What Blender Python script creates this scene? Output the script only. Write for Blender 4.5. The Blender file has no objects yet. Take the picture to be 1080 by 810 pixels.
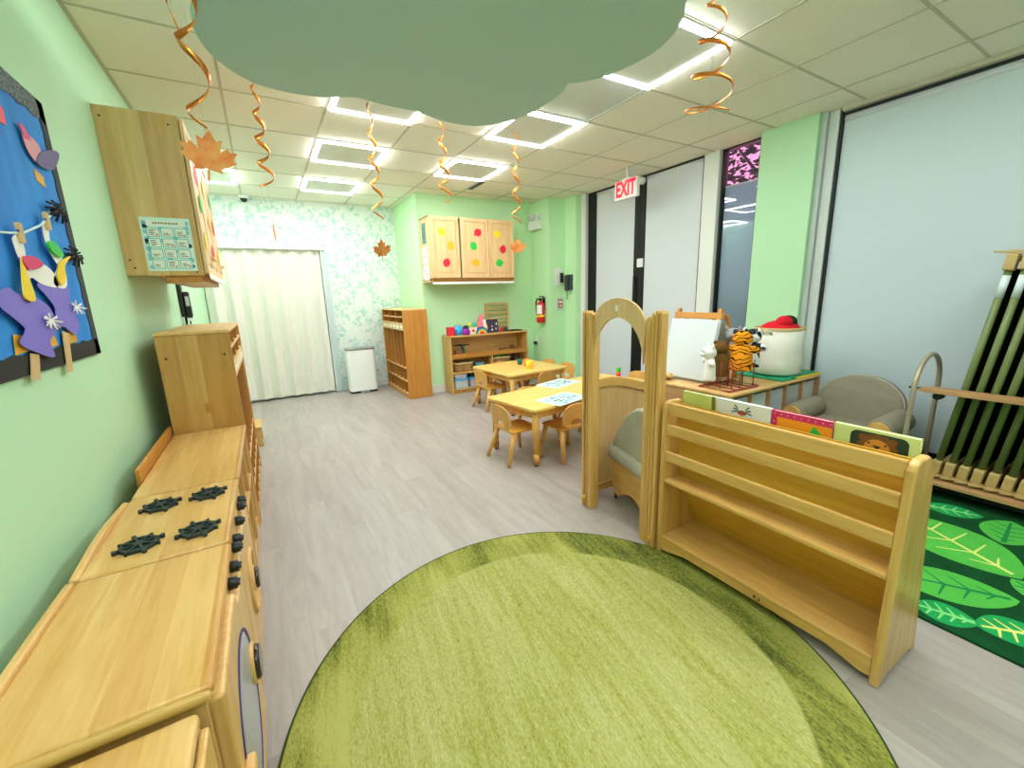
import bpy, bmesh, math, random
from mathutils import Vector, Matrix
PI = math.pi
random.seed(7)
SC = bpy.context.scene
COL = SC.collection

# ------------------------------------------------------------------ materials
def lin(c):
    if isinstance(c, str):
        c = c.lstrip('#'); c = [int(c[i:i+2], 16)/255 for i in (0, 2, 4)]
    return tuple(((v/12.92) if v <= .04045 else ((v+.055)/1.055)**2.4) for v in c[:3]) + (1.0,)

def mat(name, col, rough=.5, metal=0.0, spec=.5, **kw):
    m = bpy.data.materials.new(name); m.use_nodes = True
    b = m.node_tree.nodes['Principled BSDF']
    b.inputs['Base Color'].default_value = lin(col)
    b.inputs['Roughness'].default_value = rough
    b.inputs['Metallic'].default_value = metal
    b.inputs['Specular IOR Level'].default_value = spec
    for k, v in kw.items():
        b.inputs[k.replace('_', ' ')].default_value = v
    return m

class NT:
    """small node helper"""
    def __init__(s, m):
        s.m = m; s.t = m.node_tree; s.n = s.t.nodes; s.b = s.n['Principled BSDF']
    def new(s, kind, **kw):
        n = s.n.new(kind)
        for k, v in kw.items(): setattr(n, k, v)
        return n
    def link(s, a, b): s.t.links.new(a, b)
    def put(s, v, sock):
        if isinstance(v, bpy.types.NodeSocket): s.link(v, sock)
        elif v is not None: sock.default_value = v
    def math(s, op, a, b=None, c=None, clamp=False):
        n = s.new('ShaderNodeMath', operation=op); n.use_clamp = clamp
        s.put(a, n.inputs[0]); s.put(b, n.inputs[1])
        if c is not None: s.put(c, n.inputs[2])
        return n.outputs[0]
    def coord(s, out='Object'): return s.new('ShaderNodeTexCoord').outputs[out]
    def mapping(s, vec, scale=(1, 1, 1), rot=(0, 0, 0), loc=(0, 0, 0)):
        n = s.new('ShaderNodeMapping'); s.link(vec, n.inputs[0])
        n.inputs['Scale'].default_value = scale; n.inputs['Rotation'].default_value = rot; n.inputs['Location'].default_value = loc
        return n.outputs[0]
    def noise(s, vec, scale=5, detail=3, rough=.5, dist=0):
        n = s.new('ShaderNodeTexNoise'); s.link(vec, n.inputs['Vector'])
        n.inputs['Scale'].default_value = scale; n.inputs['Detail'].default_value = detail
        n.inputs['Roughness'].default_value = rough; n.inputs['Distortion'].default_value = dist
        return n.outputs[0]
    def ramp(s, fac, stops):
        n = s.new('ShaderNodeValToRGB'); s.link(fac, n.inputs[0]); e = n.color_ramp.elements
        while len(e) < len(stops): e.new(.5)
        for i, (p, c) in enumerate(stops):
            e[i].position = p; e[i].color = lin(c)
        return n.outputs[0]
    def mix(s, fac, a, b, blend='MIX'):
        n = s.new('ShaderNodeMix', data_type='RGBA', blend_type=blend)
        s.put(fac, n.inputs[0])
        for v, i in ((a, 6), (b, 7)):
            if isinstance(v, str): v = lin(v)
            s.put(v, n.inputs[i])
        return n.outputs[2]
    def sep(s, vec):
        n = s.new('ShaderNodeSeparateXYZ'); s.link(vec, n.inputs[0]); return n.outputs
    def comb(s, x=0, y=0, z=0):
        n = s.new('ShaderNodeCombineXYZ')
        for i, v in enumerate((x, y, z)): s.put(v, n.inputs[i])
        return n.outputs[0]
    def color(s, c): s.link(c, s.b.inputs['Base Color'])
    def bump(s, h, strength=.2, dist=.01):
        n = s.new('ShaderNodeBump'); s.put(strength, n.inputs['Strength']); n.inputs['Distance'].default_value = dist
        s.link(h, n.inputs['Height']); s.link(n.outputs[0], s.b.inputs['Normal'])

def wood(name, light, dark, axis='y', strip=None, strip_axis='x', rough=.38, streak=1.0, strips=('#ffffff', '#e6d2b4')):
    m = mat(name, light, rough); t = NT(m)
    co = t.coord()
    sc = [9.0*streak]*3; sc['xyz'.index(axis)] = .7
    v = t.mapping(co, sc)
    n1 = t.noise(v, 2.2, 5, .6, .6)
    n2 = t.noise(v, 9, 3, .5)
    f = t.math('ADD', t.math('MULTIPLY', n1, .72), t.math('MULTIPLY', n2, .28))
    c = t.ramp(f, [(.34, dark), (.60, light)])
    if strip:
        s = t.sep(co)['xyz'.index(strip_axis)]
        k = t.math('FLOOR', t.math('DIVIDE', s, strip))
        wn = t.new('ShaderNodeTexWhiteNoise', noise_dimensions='1D'); t.link(k, wn.inputs['W'])
        c2 = t.ramp(wn.outputs[0], [(0, strips[0]), (1, strips[1])])
        c = t.mix(1.0, c, c2, 'MULTIPLY')
    t.color(c)
    t.bump(n2, .05, .003)
    return m

M = {}
MAPLE = ('#e0b777', '#ca9952')
for a in 'xyz':
    M['maple_'+a] = wood('maple_'+a, *MAPLE, axis=a)
    M['birch_'+a] = wood('birch_'+a, '#dbae66', '#c6944e', axis=a, rough=.26)
    M['golden_'+a] = wood('golden_'+a, '#c98a3a', '#b3722a', axis=a, rough=.4)
M['counter'] = wood('maple_counter', '#deb574', '#c8964b', axis='y', strip=.075, strip_axis='x', rough=.3)
M['carcass_side'] = wood('cabinet_side_wood', '#d6ab68', '#c1924c', axis='z', strip=.09, strip_axis='x', rough=.4)
M['cabinet_end'] = wood('wall_cabinet_end_wood', '#e8c68c', '#d5ac6c', axis='z', strip=.09, strip_axis='x', rough=.4)
M['shaded_divider'] = wood('shaded_divider_wood', '#b87c38', '#a06a2c', axis='z', rough=.5)  # darker brown for the locker dividers, standing in for shade inside the compartments
M['cots_wood'] = wood('rack_wood', '#bd9265', '#a67b4e', axis='y', rough=.5)
M['display_back'] = wood('display_back_wood', '#d9a93e', '#c8942e', axis='y', rough=.4)
M['pale_ply'] = wood('pale_plywood', '#dcbb86', '#cba46c', axis='z', rough=.45, streak=1.4)
M['screen_ply'] = wood('screen_plywood', '#d8b27c', '#c59a62', axis='z', rough=.45, streak=.9)
M['door_maple'] = wood('cabinet_door_wood', '#e8c493', '#d8ae79', axis='z', rough=.4)
M['lip'] = wood('rounded_lip_wood', '#cfa863', '#bd924c', axis='x', rough=.4)
M['table_top'] = wood('table_top_wood', '#edc878', '#e2b660', axis='x', rough=.33)
M['chair'] = wood('chair_wood', '#deaa58', '#cd9542', axis='z', rough=.35)
M['seat'] = wood('chair_seat_wood', '#e0a544', '#cd8f33', axis='y', rough=.35)
M['black'] = mat('black_plastic', '#17191a', .4)
M['soft_black'] = mat('matte_black', '#101214', .7)
M['burner'] = mat('burner_dark', '#22302e', .45)
M['white'] = mat('white_plastic', '#eceeec', .4)
M['paper'] = mat('white_paper', '#f1f1ec', .8)
M['chrome'] = mat('brushed_steel', '#b9b9b5', .25, 1.0)
M['dark_metal'] = mat('dark_frame_metal', '#15191c', .45, .3)
M['grey_trim'] = mat('pale_grey_trim', '#c4cbc9', .5)
M['white_trim'] = mat('white_trim_paint', '#dfe3e0', .45)
M['red'] = mat('red_plastic', '#d5262c', .35)
M['crimson'] = mat('crimson_wire', '#9c2530', .4)
for k, c in dict(leaf_yellow='#f7d21c', leaf_orange='#f9b41f', leaf_red='#ea1f3c', leaf_green='#25c23f', sky_blue='#2597dd', purple='#8d1f9c', pink='#f0788c', teal='#36b5ac', orange='#f07a26',
                 yellow='#f6c41c', lime='#b7d13a', navy='#2a4f9e', magenta='#d81f63', violet='#7a6bd0', grass='#2f9e4a', cream='#f1ead2', brown='#8a5a35', tan='#d2b07c', grey='#8f8f8b',
                 dark='#24262a', dgreen='#0f5b45', blue_lid='#2ba7e6', mint='#cfe8e4', rose='#d98a94', pale_green='#cfd97a', gold='#e0a326', skin_white='#f4f1ea', deep_violet='#46337a').items():
    M[k] = mat(k, c, .55)
def paint(name, c, amt=.02):
    m = mat(name, c, .6, spec=.35); t = NT(m)
    n = t.noise(t.coord(), 90, 2); t.bump(n, amt, .002)
    return m
M['wall_green'] = paint('green_wall_paint', '#bfe6bf')
M['alcove_green'] = paint('fresh_green_wall_paint', '#c6efbe')
M['pier_green'] = paint('pier_green_paint', '#b2dcb2')
M['blind'] = mat('roller_blind_fabric', '#d2d8e0', .75, spec=.2)
M['blind_wide'] = mat('wide_blind_fabric', '#c4d2d7', .75, spec=.2)
M['shade_blue'] = mat('blue_grey_shade', '#93a2c2', .7)
M['cloud'] = mat('sage_green_felt', '#b3d0c6', .9, spec=.15)
M['foil'] = mat('orange_foil', '#e58a3a', .28, .85)
M['led'] = mat('led_strip', '#ffffff', .5)
_b = M['led'].node_tree.nodes['Principled BSDF']
_b.inputs['Emission Color'].default_value = (.95, .98, 1.0, 1); _b.inputs['Emission Strength'].default_value = 62.0
M['led_side'] = M['led'].copy(); M['led_side'].name = 'led_side_lens'
M['led_side'].node_tree.nodes['Principled BSDF'].inputs['Emission Strength'].default_value = 26.0
M['led_inner'] = M['led'].copy(); M['led_inner'].name = 'led_inner_lens'
M['led_inner'].node_tree.nodes['Principled BSDF'].inputs['Emission Strength'].default_value = 1.2

# floor planks
m = mat('floor_planks', '#beb4ac', .42); t = NT(m); co = t.coord()
v = t.mapping(co, (1, 1, 1), (0, 0, PI/2))
br = t.new('ShaderNodeTexBrick', offset=.37, squash=1.0); t.link(v, br.inputs['Vector'])
br.inputs['Color1'].default_value = (1, 1, 1, 1); br.inputs['Color2'].default_value = (0, 0, 0, 1); br.inputs['Mortar'].default_value = (.35, .35, .35, 1)
br.inputs['Scale'].default_value = 1; br.inputs['Mortar Size'].default_value = .0012; br.inputs['Mortar Smooth'].default_value = .1
br.inputs['Brick Width'].default_value = 1.22; br.inputs['Row Height'].default_value = .182
rnd = br.outputs['Color']
off = t.comb(t.math('MULTIPLY', t.sep(rnd)[0] if False else t.new('ShaderNodeRGBToBW').outputs[0], 1.0))
bw = [n for n in t.n if n.bl_idname == 'ShaderNodeRGBToBW'][0]; t.link(rnd, bw.inputs[0])
sc = t.mapping(co, (11, 1.3, 1))
add = t.new('ShaderNodeVectorMath', operation='ADD'); t.link(sc, add.inputs[0]); t.link(t.comb(t.math('MULTIPLY', bw.outputs[0], 37.0), t.math('MULTIPLY', bw.outputs[0], 11.0)), add.inputs[1])
g1 = t.noise(add.outputs[0], 1.0, 6, .62, .8)
g2 = t.noise(add.outputs[0], 5.0, 4, .6, .3)
f = t.math('ADD', t.math('MULTIPLY', g1, .75), t.math('MULTIPLY', g2, .25))
c = t.ramp(f, [(.28, '#958c86'), (.5, '#a69d97'), (.72, '#b4aba5')])
tint = t.ramp(bw.outputs[0], [(0, '#f7f5f4'), (1, '#ffffff')])
c = t.mix(1, c, tint, 'MULTIPLY'); c = t.mix(br.outputs['Fac'], c, '#968d86')
t.color(c); t.bump(g2, .06, .003)
M['floor'] = m

# ceiling tiles
m = mat('ceiling_tile', '#efebdd', .85, spec=.2); t = NT(m)
n = t.noise(t.coord(), 160, 2); t.bump(n, .12, .003); M['tile'] = m
M['grid'] = mat('ceiling_grid_metal', '#c0bba8', .6)

# round rug (object origin at its centre)
def radial(t, co):
    x, y, z = t.sep(co)
    return t.math('SQRT', t.math('ADD', t.math('MULTIPLY', x, x), t.math('MULTIPLY', y, y)))
m = mat('lime_rug_pile', '#a8b24c', .95, spec=.1); t = NT(m); co = t.coord()
r = radial(t, co)
rot = t.mapping(co, (1, 1, 1), (0, 0, math.radians(8.7)))
st = t.mapping(rot, (26, 2.2, 1))
n1 = t.noise(st, 1.6, 4, .6)
st2 = t.mapping(rot, (60, 14, 1)); n2 = t.noise(st2, 2.6, 3, .7); n4 = t.noise(t.mapping(rot, (190, 80, 1)), 1.0, 2, .6)
n3 = t.noise(t.mapping(rot, (5, 1.2, 1)), 1.0, 2, .5)
f = t.math('ADD', t.math('MULTIPLY', n1, .26), t.math('ADD', t.math('MULTIPLY', n2, .30), t.math('ADD', t.math('MULTIPLY', n3, .16), t.math('MULTIPLY', n4, .28))))
inner = t.ramp(f, [(.36, '#757a30'), (.45, '#959648'), (.54, '#aaa968'), (.64, '#bbb88a')])
big = t.noise(t.mapping(rot, (2.2, .8, 1)), 1.5, 2, .5)
fb = t.math('ADD', f, t.math('MULTIPLY', t.math('SUBTRACT', big, .5), .75))
border = t.ramp(fb, [(.30, '#2f361c'), (.40, '#59612a'), (.50, '#8b8d40'), (.62, '#a8a65c')])
edge = t.math('ADD', r, t.math('MULTIPLY', t.math('SUBTRACT', n2, .5), .03))
c = t.mix(t.math('MULTIPLY', t.math('SUBTRACT', edge, .715), 90, clamp=True), inner, border)
c = t.mix(t.math('GREATER_THAN', r, .906), c, '#3c4a22')
t.color(c); t.bump(n4, .6, .006); M['rug'] = m

# wallpaper with scattered leaf sprigs
m = mat('leaf_wallpaper', '#e6ece6', .7, spec=.2); t = NT(m); co = t.coord(); x, y, z = t.sep(co)
base = t.comb(x, z, 0)
def leaves(scale, ln, wd, seed):
    v = t.mapping(base, (scale, scale, 1), (0, 0, seed), (seed*3.1, seed*1.7, 0))
    vo = t.new('ShaderNodeTexVoronoi', voronoi_dimensions='2D', feature='F1'); t.link(v, vo.inputs['Vector']); vo.inputs['Scale'].default_value = 1
    d = t.new('ShaderNodeVectorMath', operation='SUBTRACT'); t.link(v, d.inputs[0]); t.link(vo.outputs['Position'], d.inputs[1])
    cs = t.new('ShaderNodeSeparateColor'); t.link(vo.outputs['Color'], cs.inputs[0])
    ro = t.new('ShaderNodeVectorRotate', rotation_type='Z_AXIS'); t.link(d.outputs[0], ro.inputs['Vector'])
    t.link(t.math('MULTIPLY', cs.outputs[0], 6.283), ro.inputs['Angle'])
    lx, ly, _ = t.sep(ro.outputs[0])
    q = t.math('DIVIDE', lx, ln); w = t.math('MULTIPLY', t.math('SUBTRACT', 1.0, t.math('MULTIPLY', q, q)), wd)
    k = t.math('MULTIPLY', t.math('SUBTRACT', w, t.math('ABSOLUTE', ly)), 30, clamp=True)
    return k, cs.outputs[1]
c = lin('#e4e8e5'); cur = None
cl = t.noise(t.mapping(base, (2.6, 2.2, 1)), 2.0, 3, .55, .8)
clm = t.math('MULTIPLY', t.math('SUBTRACT', cl, .43), 14, clamp=True)
for i, (s, ln, wd, sd) in enumerate(((8.5, .50, .20, .3), (11, .50, .17, 1.4), (15, .48, .15, 2.3))):
    k, rn = leaves(s, ln, wd, sd)
    k = t.math('MULTIPLY', k, clm if i < 2 else t.math('MAXIMUM', clm, .25))
    k = t.math('MULTIPLY', k, t.math('ADD', .40, t.math('MULTIPLY', rn, .45)))
    lc = t.ramp(rn, [(0, '#7cc4ac'), (.5, '#98cdbb'), (1, '#b5d8cc')])
    cur = t.mix(k, c if cur is None else cur, lc)
t.color(cur); M['wallpaper'] = m

# woven / cloth
def cloth(name, c, sc=260, amt=.25, c2=None):
    m = mat(name, c, .9, spec=.15); t = NT(m); n = t.noise(t.coord(), sc, 2, .6)
    if c2: t.color(t.ramp(t.noise(t.coord(), 12, 3, .5), [(.25, c2), (.75, c)]))
    t.bump(n, amt, .003); return m
M['grey_cloth'] = cloth('grey_seat_cloth', '#aeaa9b', c2='#a3a091')
M['grey_cloth_dark'] = cloth('taupe_seat_cloth', '#8f8875', c2='#877f6d')
M['canvas'] = cloth('cream_canvas', '#e7e4d8', c2='#e0dccf')
M['plush_white'] = cloth('white_plush', '#e9e7e0', 120, .6)
M['plush_brown'] = cloth('brown_plush', '#7d5a2c', 120, .6, '#5a3d1b')
M['plush_grey'] = cloth('grey_plush', '#b3b4b4', 120, .6, '#7f8386')
M['wicker'] = cloth('wicker_weave', '#c29a62', 120, .7, '#8a6434')
m = mat('tiger_plush', '#ee9a22', .9, spec=.1); t = NT(m)
wv = t.new('ShaderNodeTexWave', wave_type='BANDS', bands_direction='Z'); t.link(t.coord(), wv.inputs['Vector'])
wv.inputs['Scale'].default_value = 11; wv.inputs['Distortion'].default_value = 14; wv.inputs['Detail'].default_value = 2; wv.inputs['Detail Scale'].default_value = 1.0
t.color(t.ramp(wv.outputs['Fac'], [(.10, '#2d1a0a'), (.24, '#f0981f')])); M['plush_tiger'] = m
m = mat('spotted_plush', '#e6e6e4', .9, spec=.1); t = NT(m)
t.color(t.ramp(t.noise(t.coord(), 13, 1), [(.46, '#e6e6e4'), (.5, '#20262e')])); M['plush_spots'] = m
m = mat('wallpaper_board_blue', '#1273c8', .75); t = NT(m)
t.color(t.ramp(t.noise(t.mapping(t.coord(), (1, 3, 1)), 3, 3), [(.3, '#0f78d2'), (.7, '#2192e6')])); M['board_blue'] = m
m = mat('charcoal_speckle', '#5a6268', .8); t = NT(m)
t.color(t.ramp(t.noise(t.coord(), 120, 2), [(.35, '#3d444a'), (.65, '#7f888c')])); M['speckle'] = m
m = mat('autumn_leaf_paper', '#dd8a4e', .8); t = NT(m)
t.color(t.ramp(t.noise(t.coord(), 18, 3), [(.35, '#d8702f'), (.6, '#df9650')])); M['maple_leaf'] = m
# leaf rug ground
m = cloth('green_rug_pile', '#0c4a24', 300, .5, '#0a3d1e'); M['rug_dark'] = m
M['rug_a'] = cloth('rug_leaf_bright', '#55b648', 300, .5, '#4cab41')
M['rug_b'] = cloth('rug_leaf_emerald', '#22a155', 300, .5, '#1c9149')
M['rug_vein_y'] = cloth('rug_vein_yellow', '#d3d877', 300, .4)
M['rug_vein_g'] = cloth('rug_vein_green', '#1b7f46', 300, .4)
M['rug_vein_l'] = cloth('rug_vein_light', '#7fd07a', 300, .4)
# glass
m = bpy.data.materials.new('window_glass'); m.use_nodes = True; t = m.node_tree; t.nodes.clear()
o = t.nodes.new('ShaderNodeOutputMaterial'); g = t.nodes.new('ShaderNodeBsdfGlossy'); g.inputs['Roughness'].default_value = .02
tr = t.nodes.new('ShaderNodeBsdfTransparent'); fr = t.nodes.new('ShaderNodeFresnel'); fr.inputs['IOR'].default_value = 1.5; mx = t.nodes.new('ShaderNodeMixShader')
t.links.new(fr.outputs[0], mx.inputs[0]); t.links.new(tr.outputs[0], mx.inputs[1]); t.links.new(g.outputs[0], mx.inputs[2]); t.links.new(mx.outputs[0], o.inputs[0]); M['glass'] = m
M['clear_bin'] = mat('clear_plastic', '#e8eef0', .15, spec=.5, Alpha=.38)
M['acrylic'] = mat('grey_acrylic', '#a8aab0', .2)

# ------------------------------------------------------------------ mesh helpers
def nb(): return bmesh.new()
def box(bm, x0, x1, y0, y1, z0, z1, mi=0):
    vs = [bm.verts.new(p) for p in ((x0,y0,z0),(x1,y0,z0),(x1,y1,z0),(x0,y1,z0),(x0,y0,z1),(x1,y0,z1),(x1,y1,z1),(x0,y1,z1))]
    fs = []
    for f in ((0,3,2,1),(4,5,6,7),(0,1,5,4),(1,2,6,5),(2,3,7,6),(3,0,4,7)):
        q = bm.faces.new([vs[i] for i in f]); q.material_index = mi; fs.append(q)
    return vs
def frame_of(d):
    d = d.normalized(); a = Vector((0, 0, 1)) if abs(d.z) < .9 else Vector((1, 0, 0))
    u = d.cross(a).normalized(); return u, d.cross(u).normalized()
def cyl(bm, p0, p1, r0, r1=None, seg=16, mi=0, cap=True, smooth=True):
    r1 = r0 if r1 is None else r1
    p0, p1 = Vector(p0), Vector(p1); u, w = frame_of(p1-p0); R = []
    for p, r in ((p0, r0), (p1, r1)):
        R.append([bm.verts.new(p+u*math.cos(2*PI*i/seg)*r+w*math.sin(2*PI*i/seg)*r) for i in range(seg)])
    for i in range(seg):
        f = bm.faces.new((R[0][i], R[0][(i+1) % seg], R[1][(i+1) % seg], R[1][i])); f.smooth = smooth; f.material_index = mi
    if cap:
        for L in (R[0][::-1], R[1]):
            f = bm.faces.new(L); f.material_index = mi
def tube(bm, pts, r, seg=10, mi=0, closed=False):
    pts = [Vector(p) for p in pts]; n = len(pts); rings = []; pu = None
    for i, p in enumerate(pts):
        a = pts[(i-1) % n] if (closed or i > 0) else p; b = pts[(i+1) % n] if (closed or i < n-1) else p
        d = (b-a).normalized()
        if pu is None: u, w = frame_of(d)
        else:
            u = (pu - d*pu.dot(d)).normalized(); w = d.cross(u)
        pu = u; rr = r[i] if isinstance(r, (list, tuple)) else r
        rings.append([bm.verts.new(p+u*math.cos(2*PI*k/seg)*rr+w*math.sin(2*PI*k/seg)*rr) for k in range(seg)])
    for i in range(n if closed else n-1):
        A, B = rings[i], rings[(i+1) % n]
        for k in range(seg):
            f = bm.faces.new((A[k], A[(k+1) % seg], B[(k+1) % seg], B[k])); f.smooth = True; f.material_index = mi
    if not closed:
        for L in (rings[0][::-1], rings[-1]):
            f = bm.faces.new(L); f.material_index = mi
def prism(bm, poly, axis, a, b, mi=0, smooth=False):
    """extrude 2D polygon along axis: axis x -> poly (y,z); y -> (x,z); z -> (x,y)"""
    def P(p, h): return {'x': (h, p[0], p[1]), 'y': (p[0], h, p[1]), 'z': (p[0], p[1], h)}[axis]
    A = [bm.verts.new(P(p, a)) for p in poly]; B = [bm.verts.new(P(p, b)) for p in poly]; n = len(poly)
    for L in (A[::-1], B):
        f = bm.faces.new(L); f.material_index = mi
    for i in range(n):
        f = bm.faces.new((A[i], A[(i+1) % n], B[(i+1) % n], B[i])); f.material_index = mi; f.smooth = smooth
def ring(bm, outer, inner, axis, a, b, mi=0, closed=True):
    def P(p, h): return {'x': (h, p[0], p[1]), 'y': (p[0], h, p[1]), 'z': (p[0], p[1], h)}[axis]
    V = {(k, h): [bm.verts.new(P(p, hh)) for p in L] for k, L in (('o', outer), ('i', inner)) for h, hh in (('a', a), ('b', b))}
    n = len(outer)
    for i in range(n if closed else n-1):
        j = (i+1) % n
        for q in ((V['o','a'][i], V['o','a'][j], V['i','a'][j], V['i','a'][i]), (V['o','b'][j], V['o','b'][i], V['i','b'][i], V['i','b'][j]),
                  (V['o','a'][j], V['o','a'][i], V['o','b'][i], V['o','b'][j]), (V['i','a'][i], V['i','a'][j], V['i','b'][j], V['i','b'][i])):
            f = bm.faces.new(q); f.material_index = mi
    if not closed:
        for i in (0, n-1):
            f = bm.faces.new((V['o','a'][i], V['i','a'][i], V['i','b'][i], V['o','b'][i])); f.material_index = mi
def ell(bm, c, r, seg=18, rings=10, mi=0, rot=None):
    c = Vector(c); L = []
    for i in range(rings+1):
        th = PI*i/rings
        if i in (0, rings): pts = [Vector((0, 0, math.cos(th)*r[2]))]
        else: pts = [Vector((math.sin(th)*math.cos(2*PI*k/seg)*r[0], math.sin(th)*math.sin(2*PI*k/seg)*r[1], math.cos(th)*r[2])) for k in range(seg)]
        if rot is not None: pts = [rot @ p for p in pts]
        L.append([bm.verts.new(c+p) for p in pts])
    for i in range(rings):
        A, B = L[i], L[i+1]
        for k in range(seg):
            k2 = (k+1) % seg
            if len(A) == 1: q = (A[0], B[k], B[k2])
            elif len(B) == 1: q = (A[k], B[0], A[k2])
            else: q = (A[k], B[k], B[k2], A[k2])
            f = bm.faces.new(q); f.smooth = True; f.material_index = mi
def lathe(bm, prof, c=(0, 0, 0), seg=28, mi=0, sx=1, sy=1):
    R = [[bm.verts.new((c[0]+r*math.cos(2*PI*k/seg)*sx, c[1]+r*math.sin(2*PI*k/seg)*sy, c[2]+z)) for k in range(seg)] for r, z in prof]
    for A, B in zip(R, R[1:]):
        for k in range(seg):
            f = bm.faces.new((A[k], A[(k+1) % seg], B[(k+1) % seg], B[k])); f.smooth = True; f.material_index = mi
    for L in (R[0][::-1], R[-1]):
        f = bm.faces.new(L); f.material_index = mi
def rrect(x0, x1, y0, y1, r, n=5):
    out = []
    for cx, cy, a in ((x1-r, y1-r, 0), (x0+r, y1-r, 90), (x0+r, y0+r, 180), (x1-r, y0+r, 270)):
        for i in range(n+1):
            t = math.radians(a+90*i/n); out.append((cx+r*math.cos(t), cy+r*math.sin(t)))
    return out
def arc(cx, cy, rx, ry, a0, a1, n=16):
    return [(cx+rx*math.cos(math.radians(a0+(a1-a0)*i/n)), cy+ry*math.sin(math.radians(a0+(a1-a0)*i/n))) for i in range(n+1)]
def poly3(bm, pts, mi=0):
    f = bm.faces.new([bm.verts.new(p) for p in pts]); f.material_index = mi; return f
def xf(bm, mtx): bm.transform(mtx)

def obj(name, bm, mats, parent=None, bevel=0, world=False, label=None, seg=2, solid=0):
    if world and parent is not None:
        bm.transform(Matrix.Translation(-parent.location))
    bmesh.ops.recalc_face_normals(bm, faces=bm.faces[:])
    me = bpy.data.meshes.new(name); bm.to_mesh(me); bm.free()
    for mm in (mats if isinstance(mats, (list, tuple)) else [mats]):
        me.materials.append(M[mm] if isinstance(mm, str) else mm)
    o = bpy.data.objects.new(name, me); COL.objects.link(o)
    if parent is not None: o.parent = parent
    if bevel:
        b = o.modifiers.new('bevel', 'BEVEL'); b.width = bevel; b.segments = seg; b.limit_method = 'ANGLE'; b.angle_limit = math.radians(40); b.harden_normals = False
    if solid:
        s = o.modifiers.new('solid', 'SOLIDIFY'); s.thickness = solid
    if label: o['label'] = label
    return o
def thing(name, label, cat, loc=(0, 0, 0), rz=0, group=None):
    o = bpy.data.objects.new(name, None); COL.objects.link(o); o.empty_display_size = .1
    o.location = loc; o.rotation_euler = (0, 0, rz); o['label'] = label; o['category'] = cat
    if group: o['group'] = group
    return o
def tag(o, label, cat, group=None):
    o['label'] = label; o['category'] = cat
    if group: o['group'] = group
    return o
def struct(name, bm, mats, bevel=0):
    o = obj(name, bm, mats, bevel=bevel); o['kind'] = 'structure'; return o
def dup(root, loc, rz, label, group=None):
    r = root.copy(); COL.objects.link(r); r.location = loc; r.rotation_euler = (0, 0, rz); r['label'] = label
    if group: r['group'] = group
    for ch in list(root.children):
        c = ch.copy(); COL.objects.link(c); c.parent = r
        for g in list(ch.children):
            d = g.copy(); COL.objects.link(d); d.parent = c
    return r
def text_into(bm, s, size, mtx, mi=0, extrude=.0005, bold=.03):
    cu = bpy.data.curves.new('lettering', 'FONT'); cu.body = s; cu.size = size; cu.align_x = 'CENTER'; cu.align_y = 'CENTER'; cu.extrude = extrude; cu.offset = size*bold
    o = bpy.data.objects.new('lettering', cu); COL.objects.link(o)
    bpy.context.view_layer.update()
    dg = bpy.context.evaluated_depsgraph_get(); ev = o.evaluated_get(dg); me = ev.to_mesh()
    vs = [bm.verts.new(mtx @ v.co) for v in me.vertices]
    for p in me.polygons:
        try:
            f = bm.faces.new([vs[i] for i in p.vertices]); f.material_index = mi
        except ValueError: pass
    ev.to_mesh_clear(); bpy.data.objects.remove(o); bpy.data.curves.remove(cu)
# ------------------------------------------------------------------ room shell
LW, RW, BK, FR, H = -.595, 4.06, 6.57, -2.2, 2.634
bm = nb(); box(bm, LW-.1, RW+.08, FR-.1, BK+.1, -.08, 0); struct('floor', bm, 'floor')
bm = nb(); box(bm, LW-.1, RW+.08, FR-.1, BK+.1, H, H+.05); struct('ceiling', bm, 'tile')
bm = nb()
for k in range(-1, 8):
    x = .568+.6106*(k-1)
    if LW < x < RW: box(bm, x-.008, x+.008, FR, BK, H-.004, H+.002)
k = -8
for k in range(-6, 11):
    y = .984+.6115*k
    if FR < y < BK: box(bm, LW, RW, y-.008, y+.008, H-.0035, H+.002)
box(bm, LW, LW+.02, FR, BK, H-.004, H+.002)
struct('trim_1', bm, 'grid')
bm = nb(); box(bm, LW-.1, LW, FR, BK+.1, 0, H); struct('wall_left', bm, 'wall_green')
bm = nb(); box(bm, LW, RW+.25, FR-.1, FR, 0, H); struct('wall_front', bm, 'wall_green')
bm = nb(); box(bm, LW, 1.87, BK, BK+.1, 0, H); struct('wall_back', bm, 'wallpaper')
# green alcove block with its steps towards the glass doors
bm = nb()
prism(bm, [(1.87, BK+.1), (1.87, 5.52), (3.62, 5.52), (3.62, 5.05), (3.9, 5.05), (3.9, 4.80), (4.0, 4.80), (4.0, 4.73), (4.3, 4.73), (4.3, BK+.1)], 'z', 0, H)
struct('wall_alcove', bm, 'alcove_green')
# right wall: solid pieces; the narrow tall window is a true opening
bm = nb()
for y0, y1 in ((2.75, 4.73), (FR, 2.38)): box(bm, 4.10, 4.14, y0, y1, 0, H)
box(bm, 4.10, 4.14, 2.38, 2.75, 0, .12)
struct('wall_right', bm, 'white_trim')
bm = nb(); box(bm, 3.94, 4.10, 1.87, 2.315, 0, H); struct('wall_pier', bm, 'pier_green')
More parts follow.
